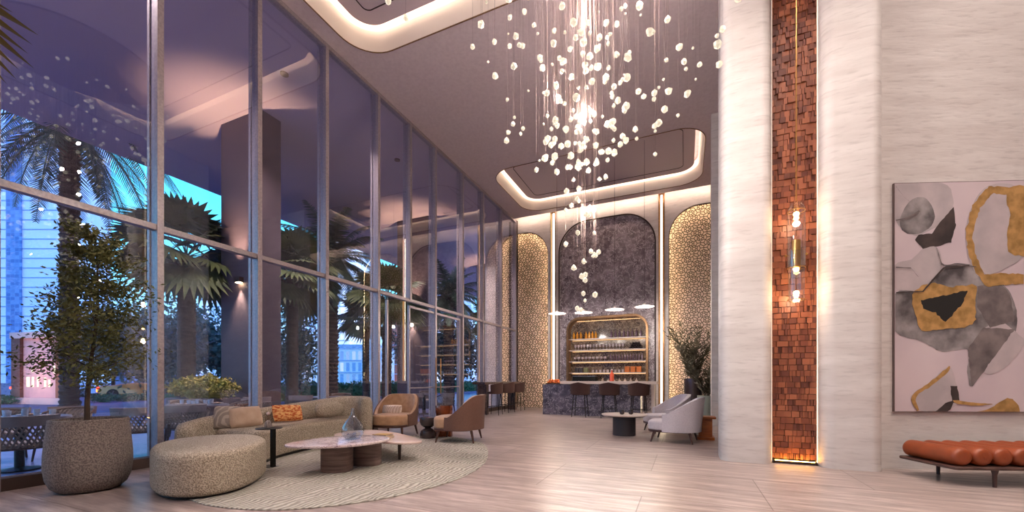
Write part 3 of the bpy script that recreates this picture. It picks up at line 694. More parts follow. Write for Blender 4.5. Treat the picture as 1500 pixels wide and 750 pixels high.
# shelf contents: one of each kind, then copies
def bottle(name, m, h, r, lb, group, label_m=None, cap=None):
    t = thing(name, lb, 'bottle' if 'bottle' in name else 'glass', group=group)
    MB().lathe([(r*.9,0),(r,.01),(r,h*.58),(r*.75,h*.68),(r*.33,h*.76),(r*.30,h*.93)], n=12).build('body', m, t)
    MB().lathe([(r*.36,h*.93),(r*.36,h),(.001,h)], n=10).build('cap', cap or M_dbronze, t); return t
ORD = ['first','second','third','fourth','fifth','sixth','seventh','eighth','ninth','tenth','eleventh','twelfth','thirteenth','fourteenth','fifteenth','sixteenth']
def row(src, pts, lb=None, group=None, ords=None):
    for i, (x, y, z) in enumerate(pts):
        o = src if i == 0 else dup(src, (x, y, z), rnd.uniform(0, 6), lb, group)
        if i == 0: src.location = (x, y, z)
        if ords: o['label'] = ords % ORD[i]
YS = YB+.34
M_amb = mat('amber_glass', '#d08a2c', .2, em='#d08a2c', es=.0, coat=.5); M_dgl = mat('dark_glass', '#2b2326', .12, coat=.6); M_pgl = mat('plum_glass', '#5e4550', .15, coat=.6)
z1, z2, z3, z4 = SHZ[3], SHZ[2], SHZ[1], SHZ[0]
row(bottle('amber_bottle', M_amb, .34, .055, 'tall amber yellow bottle in the row at the left of the top shelf', 'amber bottles on the top shelf'), [(-4.45+.15*i, YS, z1) for i in range(3)]+[(-3.92+.14*i, YS, z1) for i in range(4)], ords='tall amber bottle on the top shelf, %s amber one from the left')
row(bottle('spirit_bottle', M_pgl, .36, .05, 'plum dark spirit bottle standing at the right of the top shelf', 'dark bottles on the top shelf'), [(-2.85+.17*i, YS+rnd.uniform(-.05, .05), z1) for i in range(8)], ords='plum dark spirit bottle on the top shelf, %s dark one counted from the left')
def goblet(lb, group, h=.24, r=.055):
    t = thing('wine_glass', lb, 'glass', group=group)
    MB().lathe([(r*.8,0),(r*.8,.006),(.008,.012),(.006,h*.45),(r*.6,h*.5),(r,h*.68),(r*.85,h),(r*.8,h),(r*.93,h*.68),(.01,h*.52)], n=14).build('bowl', M_barglass, t); return t
M_barglass = mat('bar_glass', '#b9a9a8', .08, spec=.9, coat=1)
row(goblet('stemmed wine glass in the row along the second shelf', 'wine glasses on the second shelf'), [(-4.4+.135*i, YS+rnd.uniform(-.06, .06), z2) for i in range(16)], ords='stemmed wine glass on the second shelf, %s glass from the left')
row(goblet('low stemmed cocktail glass in the row at the left of the third shelf', 'cocktail glasses on the third shelf', .19, .07), [(-4.4+.16*i, YS, z3) for i in range(9)], ords='low cocktail glass on the third shelf, %s glass from the left')
row(bottle('soda_bottle', M_pgl, .33, .042, 'slim plum bottle in the row at the right of the third shelf', 'slim bottles on the third shelf'), [(-2.88+.115*i, YS, z3) for i in range(12)], ords='slim plum bottle on the third shelf, %s bottle from the left')
wb0 = thing('wine_bottle', 'black wine bottle lying in the pyramid at the right of the second shelf', 'bottle', group='wine bottles stacked on the second shelf')
MB().tube([(0,.12,0),(0,-.06,0),(0,-.10,0),(0,-.2,0)], [.052,.052,.02,.017], 12).build('body', M_dgl, wb0)
pts = []
for rw, n_ in enumerate((5, 4, 3)): pts += [(-2.06+.105*i+.0525*rw, YS, z2+.052+.091*rw) for i in range(n_)]
wb0.location = pts[0]
pass
WR = ['bottom']*5+['middle']*4+['top']*3; WO = [0,1,2,3,4,0,1,2,3,0,1,2]
for i, p in enumerate(pts):
    o = wb0 if i == 0 else dup(wb0, p)
    o['label'] = 'black wine bottle lying %s from the left in the %s row of the stack' % (ORD[WO[i]], WR[i])
def boxthing(name, lb, cat, m, dims, group=None):
    t = thing(name, lb, cat, group=group); w, dp, h = dims
    MB().rprism(rrect(-w/2, w/2, -dp/2, dp/2, .015, 3), 0, h*.8, .004).build('body', m, t)
    MB().rprism(rrect(-w/2-.004, w/2+.004, -dp/2-.004, dp/2+.004, .015, 3), h*.8+.002, h, .01).build('lid', m, t); return t
bx = boxthing('gift_box', 'orange lidded box at the left of the three on the lowest shelf', 'box', mat('orange_card', '#c86a22', .55), (.19, .17, .24), 'orange boxes on the lowest shelf'); bx.location = (-2.20, YS, z4)
dup(bx, (-1.97, YS, z4), 0, 'orange lidded box in the middle of the three on the lowest shelf'); dup(bx, (-1.74, YS, z4), 0, 'orange lidded box at the right of the three on the lowest shelf')
bx = boxthing('storage_tin', 'dark square tin at the far left of the lowest shelf', 'tin', mat('dark_tin', '#3a3236', .5), (.15, .15, .2), 'tins on the lowest shelf'); bx.location = (-4.32, YS, z4)
dup(bx, (-4.14, YS, z4), 0, 'dark square tin second from the left of the lowest shelf')
b2 = boxthing('storage_tin', 'olive green tin beside the dark tins on the lowest shelf', 'tin', mat('olive_tin', '#6a6a44', .5), (.19, .15, .2), 'tins on the lowest shelf'); b2.location = (-3.92, YS, z4)
cv = thing('candle_jar', 'small glowing jar in the row along the lowest shelf', 'jar', group='jars on the lowest shelf')
MB().lathe([(.045,0),(.05,.01),(.05,.11),(.045,.115),(.04,.07),(.01,.07)], n=14).build('jar', M_barglass, cv)
MB().lathe([(.038,.01),(.038,.066),(.001,.068)], n=12).build('wax', mat('amber_wax', '#e8b060', .5, em='#ffb860', es=1.2), cv)
row(cv, [(-3.62+.155*i, YS, z4) for i in range(9)], ords='small glowing jar on the lowest shelf, %s jar from the left')
cm = thing('coffee_machine', 'low wide espresso machine on the back counter under the shelves', 'coffee machine', (-3.85, YB-.14, .98))
MB().rprism(rrect(-.5, .5, -.2, .2, .04, 4), .06, .40, .02).build('body', M_black, cm)
MB().box(-.46, .46, -.17, .17, .40, .42).build('cup_tray', mat('chrome', '#c8c4c0', .2, 1), cm, smooth=False)
for x in (-.2, .2): MB().tube([(x, -.22, .2), (x, -.34, .19)], .02, 8).build('portafilter', M_black, cm)
for sx in (-.42, .42): MB().lathe([(.03,0),(.03,.07)], (sx, 0, 0), 10).build('foot', M_black, cm)
#
bk = thing('back_counter', 'dark marble back counter below the bar shelving', 'counter')
MB().box(-4.6, -1.5, YB-.42, YB+.02, 0, .94).build('cabinet', M_marble, bk, smooth=False); MB().box(-4.64, -1.46, YB-.45, YB+.05, .94, .975).build('worktop', M_dbronze, bk, smooth=False)
row(bottle('spirit_bottle', mat('clear_spirit', '#b8a090', .12, coat=.8), .36, .06, 'short spirit bottle standing on the back counter', 'bottles on the back counter'), [(-3.1+.22*i, YB-.2, .98) for i in range(7)], ords='short pale spirit bottle on the back counter, %s from the left')
rb = bottle('liqueur_bottle', mat('red_amber', '#b8482c', .25, coat=.5), .42, .075, 'big red amber bottle with a pale cap standing on the bar top', None, cap=M_counter); rb.location = (-2.35, 14.2, 1.19)
# wooden tray with orange fruit at the left end of the bar
tr = thing('fruit_tray', 'shallow brown tray holding oranges on the left end of the marble bar', 'tray', (-4.38, 14.0, 1.08))
MB().rprism(rrect(-.28, .28, -.16, .16, .04, 4), 0, .025, .008).build('base', M_wood, tr)
MB().tube([(*p, .035) for p in rrect(-.28, .28, -.16, .16, .04, 4)], .012, 6, closed=True).build('rim', M_wood, tr)
og = thing('orange', 'orange lying in the shallow tray on the bar', 'fruit', group='oranges in the tray')
MB().lathe([(.001,-.045),(.028,-.036),(.045,0),(.03,.035),(.006,.042)], n=14).build('fruit', mat('orange_peel', '#d0621c', .5, bump=.3, bscale=120), og)
MB().lathe([(.006,.040),(.004,.048),(.001,.049)], n=6).build('stalk', M_bark, og)
pts = [(-4.38-.2+.1*i, 14.0-.08+.08*j, 1.152) for i in range(5) for j in range(3)]+[(-4.53+.1*i, 13.96+.08*j, 1.225) for i in range(4) for j in range(2)]
row(og, pts)
for i, o in enumerate([og]+[o for o in COL.objects if o.name.startswith('orange.') and o.name[7:].isdigit()]): o['label'] = ('orange in the lower layer of the tray on the bar' if i < 15 else 'orange heaped in the upper layer of the tray on the bar'); o['group'] = 'oranges in the tray, '+('lower' if i < 15 else 'upper')+' layer'
# disc pendants above the bar
def disc_pendant(lb):
    t = thing('disc_pendant', lb, 'pendant light', group='disc pendants above the bar')
    MB().lathe([(.30,0),(.295,.012),(.12,.05),(.035,.09),(.02,.12),(.001,.12)], n=32).build('shade', M_counter, t)
    MB().lathe([(.001,-.028),(.03,-.02),(.04,.0),(.03,.018)], n=16).build('bulb', emis('bulb', '#ffe0b0', 60), t)
    MB().tube([(0,0,.12),(0,0,5.28)], .006, 5).build('cord', M_dbronze, t)
    light('lamp', 'POINT', (0, 0, -.07), 60, WARMW, .04, t); return t
dp = disc_pendant('disc pendant at the far left of the row above the bar'); dp.location = (-4.03, 13.2, 3.50)
for k, x in enumerate((-3.11, -2.1, -1.18)):
    dup(dp, (x, 13.2, (3.47, 3.50, 3.53)[k]), 0, ('second disc pendant from the left above the bar', 'third disc pendant from the left above the bar', 'disc pendant at the far right of the row above the bar')[k])

# glass cylinder pendant in front of the mosaic
gp = thing('glass_pendant', 'long clear glass and brass cylinder pendant before the orange mosaic strip', 'pendant light', (1.47, 6.95, 0))
MB().tube([(0,0,3.83),(0,0,H)], .008, 6).build('rod', M_gold, gp)
MB().lathe([(.001,3.80),(.07,3.79),(.105,3.72),(.11,3.66),(.11,2.88)], n=28).build('upper_glass', M_tglass, gp)
MB().lathe([(.10,3.10),(.10,2.38)], n=28).build('lower_glass', M_tglass, gp)
MB().lathe([(.001,3.26),(.055,3.26),(.055,2.86),(.001,2.86)], n=24).build('brass_core', M_gold, gp)
for z in (3.68, 2.86, 2.40): MB().tube([(.108*cos(2*PI*k/24), .108*sin(2*PI*k/24), z) for k in range(24)], .006, 6, closed=True).build('ring', M_gold, gp)
for s in (-1, 1): MB().lathe([(.001,-.02),(.02,0),(.001,.02)], (s*.125, 0, 3.05), 10).build('knob', M_gold, gp)
for z, e_ in ((3.64, 40), (2.50, 55), (2.84, 15)):
    MB().lathe([(.001,-.035),(.03,-.02),(.036,0),(.03,.02),(.001,.035)], (0, 0, z), 16).build('bulb', emis('bulb', '#ffc878', e_), gp)
light('lamp', 'POINT', (0, -.0, 3.56), 3, WARM, .05, gp); light('lamp', 'POINT', (0, 0, 2.42), 4, WARM, .05, gp)

# ------------------------------------------------------------------ painting
pn = thing('abstract_painting', 'large abstract canvas with grey petals, gold and a dark centre', 'painting')
pw_, p0, pz0, pz1 = 3.3, .28, .80, 3.99
def onp(a, b, z): return onw(a, b, z)
mb = MB(); mb.add([onw(p0, .006, pz0), onw(p0+pw_, .006, pz0), onw(p0+pw_, .006, pz1), onw(p0, .006, pz1), onw(p0, .034, pz0), onw(p0+pw_, .034, pz0), onw(p0+pw_, .034, pz1), onw(p0, .034, pz1)],
    [(4,5,6,7),(0,3,2,1),(0,1,5,4),(1,2,6,5),(2,3,7,6),(3,0,4,7)]); mb.build('frame_edge', mat('frame_taupe', '#6b5a58', .6), pn, smooth=False)
amats = [mat('canvas', '#c9b7b9', .9, c2='#bdabb0', scale=1.2), mat('wash_grey', '#a39a99', .9, c2='#453e3f', scale=2.6, detail=14, lo=.36, hi=.64),
         mat('wash_pale', '#b9a9aa', .9, c2='#a39898', scale=2.5, detail=9), mat('ink_dark', '#2a2120', .9, c2='#4b3c38', scale=3, detail=8),
         mat('gold_leaf', '#c0935a', .5, .15, c2='#94703c', scale=9, detail=8), mat('black_ink', '#17120f', .9), mat('wash_line', '#7d706e', .9, c2='#473f40', scale=5, detail=10, lo=.3, hi=.75)]
mb = MB()
def px2w(px, py, lift):
    s = .39656; c = .91801; x = (px-750)/588; z = (556-py)/588; d = Vector((-s+x*c, c+x*s, z))
    q = PA+Vn*(.034+lift)-Vector((0, 0, 0)); k = (Vn.x*q.x+Vn.y*q.y)/(Vn.x*d.x+Vn.y*d.y); p = d*k; return (p.x, p.y, 1.25+p.z)
def cl(p):
    a = (Vector((p[0], p[1], 0))-PA).dot(U); b = (Vector((p[0], p[1], 0))-PA).dot(Vn)
    return onw(min(max(a, p0+.01), p0+pw_-.01), b, min(max(p[2], pz0+.01), pz1-.01))
mb.add([onw(p0+.008, .0345, pz0+.008), onw(p0+pw_-.008, .0345, pz0+.008), onw(p0+pw_-.008, .0345, pz1-.008), onw(p0+.008, .0345, pz1-.008)], [(0,1,2,3)], 0)
lift = [.0008]
def shape(pts, mi, rough=0.6, seed=1):
    r = random.Random(seed+len(pts)); out = []
    if mi in (1, 2, 4) and len(pts) < 18: pts = cat_closed(pts, 4)
    for i in range(len(pts)):
        a, b = Vector(pts[i]), Vector(pts[(i+1) % len(pts)]); n_ = max(1, int((b-a).length/4))
        for k in range(n_):
            q = a.lerp(b, k/n_); out.append((q.x+r.uniform(-rough, rough), q.y+r.uniform(-rough, rough)))
    lift[0] += .0006; vs = [Vector(cl(px2w(x, y, lift[0]))) for x, y in out]
    t = tessellate_polygon([vs]); mb.add(vs, [q[::-1] for q in t], mi)
def line(pts, w, mi):
    lft = [(x-w, y) for x, y in pts]; shape([(x-w/2, y) for x, y in pts]+[(x+w/2, y+w) for x, y in pts[::-1]], mi, .3)
shape([(1311,266),(1380,268),(1396,290),(1390,322),(1360,338),(1340,345),(1311,322)], 2)
shape([(1325,305),(1340,290),(1358,292),(1369,312),(1365,330),(1345,343),(1325,340),(1318,325)], 1)
shape([(1397,303),(1400,330),(1393,355),(1370,362),(1357,370),(1340,352),(1345,344),(1365,342),(1380,322)], 3)
shape([(1311,388),(1335,380),(1352,365),(1372,362),(1380,388),(1368,410),(1350,425),(1311,422)], 2)
shape([(1311,430),(1350,424),(1385,390),(1420,387),(1440,400),(1465,412),(1480,430),(1489,455),(1488,485),(1470,500),(1440,545),(1422,566),(1417,545),(1417,512),(1380,515),(1350,500),(1311,485)], 1)
shape([(1430,500),(1460,470),(1492,490),(1500,505),(1470,540),(1440,545)], 2)
shape([(1432,420),(1462,412),(1480,432),(1486,470),(1450,480),(1432,450)], 6, .8)
shape([(1417,512),(1440,480),(1486,482),(1470,505),(1424,566)], 6, 1)
shape([(1448,272),(1490,275),(1500,330),(1500,375),(1440,405),(1422,385),(1415,345),(1425,300)], 2)
shape([(1448,272),(1470,274),(1500,276),(1500,290),(1455,283),(1436,305),(1424,345),(1430,375),(1442,402),(1465,400),(1500,402),(1500,415),(1465,418),(1445,420),(1430,400),(1418,370),(1414,340),(1425,300)], 4, 1.2)
shape([(1474,280),(1500,272),(1530,280),(1540,330),(1530,372),(1482,372),(1475,345),(1480,320)], 4, 1.5)
shape([(1336,432),(1360,415),(1395,420),(1430,418),(1428,440),(1425,475),(1380,482),(1350,484),(1342,460)], 4, 1.4)
shape([(1349,440),(1378,434),(1418,425),(1410,445),(1395,462),(1385,472),(1370,458),(1352,452)], 5, 1)
shape([(1336,580),(1360,562),(1390,537),(1400,560),(1405,585),(1390,600),(1350,603)], 2)
shape([(1336,580),(1362,560),(1390,537),(1388,546),(1366,564),(1342,582),(1346,600),(1342,600)], 4, .8)
shape([(1370,604),(1385,590),(1398,586),(1392,600),(1385,605)], 3)
shape([(1392,565),(1402,565),(1406,590),(1395,590)], 3)
shape([(1398,586),(1430,590),(1455,592),(1430,594),(1402,591)], 4)
shape([(1425,605),(1450,598),(1475,583),(1488,590),(1490,605)], 4, 1.2)
line([(1312,272),(1325,288),(1347,308),(1330,318),(1312,322)], 1.6, 6)
line([(1372,362),(1380,388),(1400,387),(1430,390),(1445,402)], 1.6, 6)
line([(1312,391),(1335,392),(1345,405)], 1.4, 6)
line([(1312,428),(1352,426),(1382,392),(1420,388)], 1.6, 3)
# the part of the canvas beyond the photo's right edge stays plain with one more petal
shape([(1530,420),(1580,400),(1620,440),(1600,520),(1550,510)], 1)
mb.build('artwork', amats, pn, smooth=False)

# ------------------------------------------------------------------ daybed with orange bolsters
DB = Vector((2.66, 6.98, 0)); n_b = 9
def dbp(a, b, z): p = DB+U*a+Vn*b; return (p.x, p.y, z)
db = thing('daybed', 'low dark wooden daybed frame on slim legs along the painting wall', 'daybed')
L_, D2 = 2.18, .74
mb = MB(); base = [(a, b) for a, b in rrect(-.06, L_, -.02, D2, .06, 5)]; mb.rprism([dbp(a, b, 0)[:2] for a, b in base], .205, .240, .012); mb.build('platform', M_woodb, db)
for a, b in ((.42, .03), (.42, D2-.06), (L_-.3, .03), (L_-.3, D2-.06)):
    MB().tube([dbp(a, b, .206), dbp(a, b, .15), dbp(a, b, 0)], [.035, .022, .018], 10).build('leg', M_woodb, db)
bo = thing('bolster', 'orange leather bolster in the row across the dark daybed', 'bolster', group='orange bolsters on the daybed')
bo.location = dbp(.075, .0, .240+.108); bo.rotation_euler[2] = math.atan2(Vn.y, Vn.x)
prof = [(.0,.004),(.05,.002),(.085,.008),(.103,.03),(.108,.06)]
mb = MB(); rp = prof+[(.108,.35)]+[(r_, .70-z) for r_, z in prof[::-1]]
mb.lathe([(max(r_, .001), z) for r_, z in rp], n=28); mb.v = [(z, x, y) for x, y, z in mb.v]; mb.build('cushion', M_orange, bo, ang=60)
for z in (-.001, .696):
    mb = MB(); mb.lathe([(.001,0),(.014,0),(.016,.004),(.001,.006)], n=12); mb.v = [(q+z, x, y) for x, y, q in mb.v]; mb.build('button', mat('leather_button', '#8a3a18', .4), bo)
for i in range(1, n_b):
    dup(bo, dbp(.075+.222*i, 0, .348), math.atan2(Vn.y, Vn.x), ('orange leather bolster second from the left on the daybed' if i == 1 else 'orange leather bolster third from the left on the daybed' if i == 2 else None))
for i, o in enumerate([o for o in COL.objects if o.name.startswith('bolster.')]): o['label'] = 'orange leather bolster, %s from the left end of the daybed' % ORD[i+1]
bo['label'] = 'orange leather bolster at the left end of the daybed, seen along its whole side'

# ------------------------------------------------------------------ indoor tree in stone planter
pt = thing('potted_tree', 'slender olive green tree in a big rounded granite planter by the window', 'tree', (-6.25, 2.30, 0))
MB().lathe([(.20,0),(.255,.01),(.31,.06),(.345,.15),(.362,.28),(.36,.42),(.345,.60),(.332,.74),(.328,.80),(.318,.81),(.29,.80),(.29,.72),(.01,.72)], n=48).build('planter', M_gran, pt)
MB().lathe([(.001,.735),(.2,.74),(.288,.73)], n=24).build('soil', M_soil, pt)
def tree(mb_t, mb_l, base, h, r, crown, nleaf, leaf, seed, r0=.05, lean=(0, 0), squash=1, nb=26, low=.25, wfac=.45):
    """branching trunk and leaf blades gathered in clumps at branch ends"""
    rr = random.Random(seed); B = Vector(base); pts = []
    for k in range(9):
        t = k/8; pts.append(B+Vector((lean[0]*t+.05*r*sin(t*7+seed), lean[1]*t+.05*r*cos(t*5+seed), h*t*.93)))
    mb_t.tube(pts, [r0*(1-.85*k/8) for k in range(9)], 8); ends = []
    for i in range(nb):
        t = low+(1-low)*(i+.5)/nb; k = min(7, int(t*8)); p = pts[k].lerp(pts[k+1], t*8-k)
        a = i*2.4+rr.uniform(-.4, .4); L = r*crown(t)*rr.uniform(.65, 1.1)
        d = Vector((cos(a), sin(a), rr.uniform(.25, .8))).normalized(); q = p+d*L*.5+Vector((0, 0, -.02)); e = p+d*L
        mb_t.tube([p, q, e], [r0*.28, r0*.18, r0*.06], 5, cap=False); ends += [(q, L*.45), (e, L*.45), (p.lerp(e, .75), L*.4)]
    for i in range(nleaf):
        c, L = ends[rr.randrange(len(ends))]
        g = Vector((rr.gauss(0, 1), rr.gauss(0, 1), rr.gauss(0, .8)*squash))*L*.42; p = c+g
        d = Vector((rr.uniform(-1, 1), rr.uniform(-1, 1), rr.uniform(-1, .6))).normalized(); s = leaf*rr.uniform(.6, 1.3)
        w = d.cross(Vector((rr.uniform(-1, 1), rr.uniform(-1, 1), rr.uniform(-1, 1)))).normalized()*s*wfac*.5
        mb_l.add([p, p+d*s*.5+w, p+d*s, p+d*s*.5-w], [(0,1,2,3)])
a_, b_ = MB(), MB()
tree(a_, b_, (0, 0, .72), 2.35, .52, lambda t: 1.0-.45*max(0, t-.45)/.55 if t > .3 else .9, 8600, .052, 3, r0=.028, lean=(.0, .05), nb=34, low=.20)
a_.build('trunk', M_bark, pt); b_.build('foliage', M_leafd, pt, smooth=False)

# ------------------------------------------------------------------ crystal chandelier
cx_, cy_ = -1.02, 4.62
cr = thing('crystal_chandelier', 'huge cascading chandelier of glowing crystals on fine wires', 'chandelier', (cx_, cy_, 0))
MB().lathe([(.001,8.72),(1.5,8.72),(1.5,8.76),(.001,8.76)], n=48).build('canopy', M_bronze, cr)
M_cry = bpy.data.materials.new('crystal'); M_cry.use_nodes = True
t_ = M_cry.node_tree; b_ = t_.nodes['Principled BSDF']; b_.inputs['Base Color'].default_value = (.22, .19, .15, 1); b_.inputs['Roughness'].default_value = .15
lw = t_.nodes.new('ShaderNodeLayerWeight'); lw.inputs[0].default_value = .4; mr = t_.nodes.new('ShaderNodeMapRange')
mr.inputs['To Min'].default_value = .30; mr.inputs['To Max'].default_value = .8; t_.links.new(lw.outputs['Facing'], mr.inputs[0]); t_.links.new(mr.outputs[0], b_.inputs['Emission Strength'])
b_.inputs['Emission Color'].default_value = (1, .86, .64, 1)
M_wire = mat('wire', '#6a5650', .6, .1)
rr = random.Random(21)
def gem(mb, c, r):
    n_ = 7; vs = []; ph = rr.random()*6
    rings = [(0, r*1.25)] + [(r*rr.uniform(.75, 1.0), r*.55), (r*rr.uniform(.8, 1.05), -r*.35)] + [(0, -r*1.05)]
    vs.append((c[0], c[1], c[2]+rings[0][1]))
    for q, z in rings[1:3]:
        for k in range(n_):
            f = rr.uniform(.8, 1.12); vs.append((c[0]+q*f*cos(ph+2*PI*k/n_), c[1]+q*f*sin(ph+2*PI*k/n_), c[2]+z*rr.uniform(.7, 1.2)))
    vs.append((c[0], c[1], c[2]+rings[3][1])); fs = []
    for k in range(n_):
        k2 = (k+1) % n_; fs += [(0, 1+k, 1+k2), (1+k, 1+n_+k, 1+n_+k2, 1+k2), (1+n_+k, 1+2*n_, 1+n_+k2)]
    mb.add(vs, fs)
cry = []
def addc(x, y, z, r): cry.append((x, y, z, r))
for i in range(330):     # broad upper cloud
    z = 8.1-4.3*rr.random()**.85; q = 1.6*math.sqrt(rr.random()); a = rr.uniform(0, 2*PI)
    if z < 4.7: q *= .72 if z > 4.3 else .5
    addc(q*cos(a), q*sin(a), z, rr.choice((.016, .024, .032, .036, .040)))
for i in range(50):      # dense lower core
    z = rr.uniform(3.75, 5.0); q = .55*rr.random(); a = rr.uniform(0, 2*PI); addc(q*cos(a)-.05, q*sin(a), z, rr.choice((.026, .032, .036, .04)))
for i in range(42):      # tail
    z = 3.8-1.75*rr.random()**1.4; q = (.30-.05*(3.8-z))*rr.random(); a = rr.uniform(0, 2*PI); addc(q*cos(a)-.10, q*sin(a), z, rr.choice((.024, .030, .034)))
for dx, dy, z in ((-1.9,-1.2,5.3),(-1.75,-1.1,5.15),(-1.7,-1.3,5.45),(-1.6,-1.15,5.6),(-1.85,-1.2,5.62),(1.25,-.5,5.35),(1.35,-.7,5.05),(1.2,-.6,4.75),(1.45,-.6,4.6),(1.3,-.8,5.5),(1.28,-.65,4.2),(1.5,-.55,5.7)): addc(dx, dy, z, .036)
fwd = Vector((-.3966, .918, 0))
cry.sort(key=lambda c: -(c[3]/max(.5, (cx_+c[0])*fwd.x+(cy_+c[1])*fwd.y)) if c[2] < 6.0 else 1)
for i, (x, y, z, r_) in enumerate(cry[:100]):
    mb = MB(); gem(mb, (x, y, z), r_); c = mb.build('crystal', M_cry, cr, smooth=False)
    MB().tube([(x, y, z+r_), (x, y, 8.72)], .0011, 3, cap=False).build('wire', M_wire, c, smooth=False)
mb = MB(); mw = MB()
for x, y, z, r_ in cry[100:]:
    gem(mb, (x, y, z), r_); mw.tube([(x, y, z+r_), (x, y, 8.72)], .0011, 3, cap=False)
mb.build('crystal_cloud', M_cry, cr, smooth=False, kind='stuff'); mw.build('wire_bundle', M_wire, cr, smooth=False, kind='stuff')
for i in range(10):
    a = i*2.4; light('lamp', 'POINT', (.75*cos(a)*(i % 3)/2, .75*sin(a)*(i % 3)/2, 3.2+.40*i), 40, WARMW, .03, cr)
#@@END2

# ------------------------------------------------------------------ terrace, soffit, pillars outside
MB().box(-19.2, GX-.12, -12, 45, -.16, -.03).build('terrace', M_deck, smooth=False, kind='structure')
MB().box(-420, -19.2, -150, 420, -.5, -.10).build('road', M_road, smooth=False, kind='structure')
mb = MB(); mb.box(-16.6, GX-.13, -12, 45, H, H+.5); mb.build('soffit', M_soffit, smooth=False, kind='structure')
for k in range(3):
    y = 7.1+7.5*k
    MB().box(-11.95, -10.3, y, y+.58, -.05, H).build('exterior_pillar', M_pillar, smooth=False, kind='structure')
    t = thing('wall_lamp', 'wall lamp shining up and down on the brown pillar '+('nearest the camera', 'behind the glass door', 'farthest down the terrace')[k], 'wall lamp', (-11.1, y, 3.95), group='lamps on the brown pillars')
    MB().box(-.11, .11, -.12, 0, -.07, .07).build('housing', M_dbronze, t, smooth=False)
    MB().box(-.085, .085, -.10, -.02, -.078, -.071).build('lower_lens', emis('lamp_lens', '#ffd8a0', 45), t, smooth=False)
    light('lamp', 'SPOT', (0, -.10, -.09), 260, WARM, .03, t, spot_size=R(70), spot_blend=.8, rot=(R(-8), 0, 0))
    light('lamp', 'SPOT', (0, -.35, .10), 700, (1,.66,.42), .04, t, spot_size=R(64), spot_blend=1, rot=(R(174), 0, 0))
# added fill spots over the terrace near the glass, brightening deck and soffit
for y in (2.5, 6.5, 10.5, 14.5):
    t = thing('downlight', 'added round fill light in the terrace soffit', 'fill light', (-8.6, y, H-.03), group='added fill lights in the terrace soffit')
    MB().lathe([(.07,0),(.09,0),(.09,.028),(.07,.028)], n=20).build('ring', M_bronze, t)
    light('lamp', 'SPOT', (0, 0, -.02), 750, (1,.80,.76), .04, t, spot_size=R(110), spot_blend=.8)

def cards(mb, c, rx, ry, rz, n, leaf, seed, wf=.5):
    r = random.Random(seed)
    for i in range(n):
        u = Vector((r.gauss(0, 1), r.gauss(0, 1), r.gauss(0, 1))).normalized()*r.uniform(.35, 1)**.5
        f = 1+.22*noise.noise(Vector((u.x*2.1+seed, u.y*2.1, u.z*2.1)))*2
        p = Vector((c[0]+u.x*rx*f, c[1]+u.y*ry*f, c[2]+u.z*rz*f))
        d = Vector((r.uniform(-1, 1), r.uniform(-1, 1), r.uniform(-1, 1))).normalized(); s = leaf*r.uniform(.6, 1.3)
        w = d.cross(Vector((r.uniform(-1, 1), r.uniform(-1, 1), r.uniform(-1, 1)))).normalized()*s*wf*.5
        mb.add([p, p+d*s*.5+w, p+d*s, p+d*s*.5-w], [(0,1,2,3)])
# ------------------------------------------------------------------ palms
def date_palm(loc, h, rt, L, nf, seed, lb, group=None, droop=1.0):
    t = thing('date_palm', lb, 'palm tree', loc, group=group); r = random.Random(seed)
    prof = []; k = int(h/.16)
    for i in range(k+1):
        z = h*i/k; b = rt*(1.25-.25*min(1, i/4)); prof += [(b*1.12, z), (b*.92, z+.07)]
    mb = MB(); mb.lathe(prof, n=14)
    for i in range(int(h*18)):
        z = h*r.random(); a = r.uniform(0, 2*PI); p = Vector((rt*.95*cos(a), rt*.95*sin(a), z)); o = Vector((cos(a), sin(a), 0))
        mb.bar(p, p+o*rt*.32+Vector((0, 0, .11)), .10, .04, w2=.05, h2=.02)
    mb.build('trunk', M_trunkp, t)
    mb = MB()
    for i in range(nf):
        a = i*2.39996; el = R(80-115*(i/nf)*droop); d = Vector((cos(a)*cos(el), sin(a)*cos(el), sin(el))); p = Vector((0, 0, h)); pts = [p.copy()]
        n = 14
        for k in range(n): p = p+d*L/n; d = (d+Vector((0, 0, -.115*droop))).normalized(); pts.append(p.copy())
        mb.tube(pts, [.035*(1-.85*k/n) for k in range(n+1)], 4, cap=False)
        for k in range(2, n+1):
            for s in range(4):
                q = pts[k-1].lerp(pts[k], s/4); dd = (pts[k]-pts[k-1]).normalized(); sd = dd.cross(Vector((0, 0, 1))).normalized()
                ll = .48*sin(PI*min(1, (k+s/4)/n*.82+.12))+.1
                for e in (-1, 1):
                    v = (sd*e*.8+dd*.55+Vector((0, 0, -.35+r.uniform(-.15, .15)))).normalized()*ll; w = dd*.022
                    mb.add([q-w, q+w, q+v*.6+w*.8, q+v, q+v*.6-w*.8], [(0,1,2,3,4)])
    mb.build('fronds', M_palm, t, smooth=False); return t
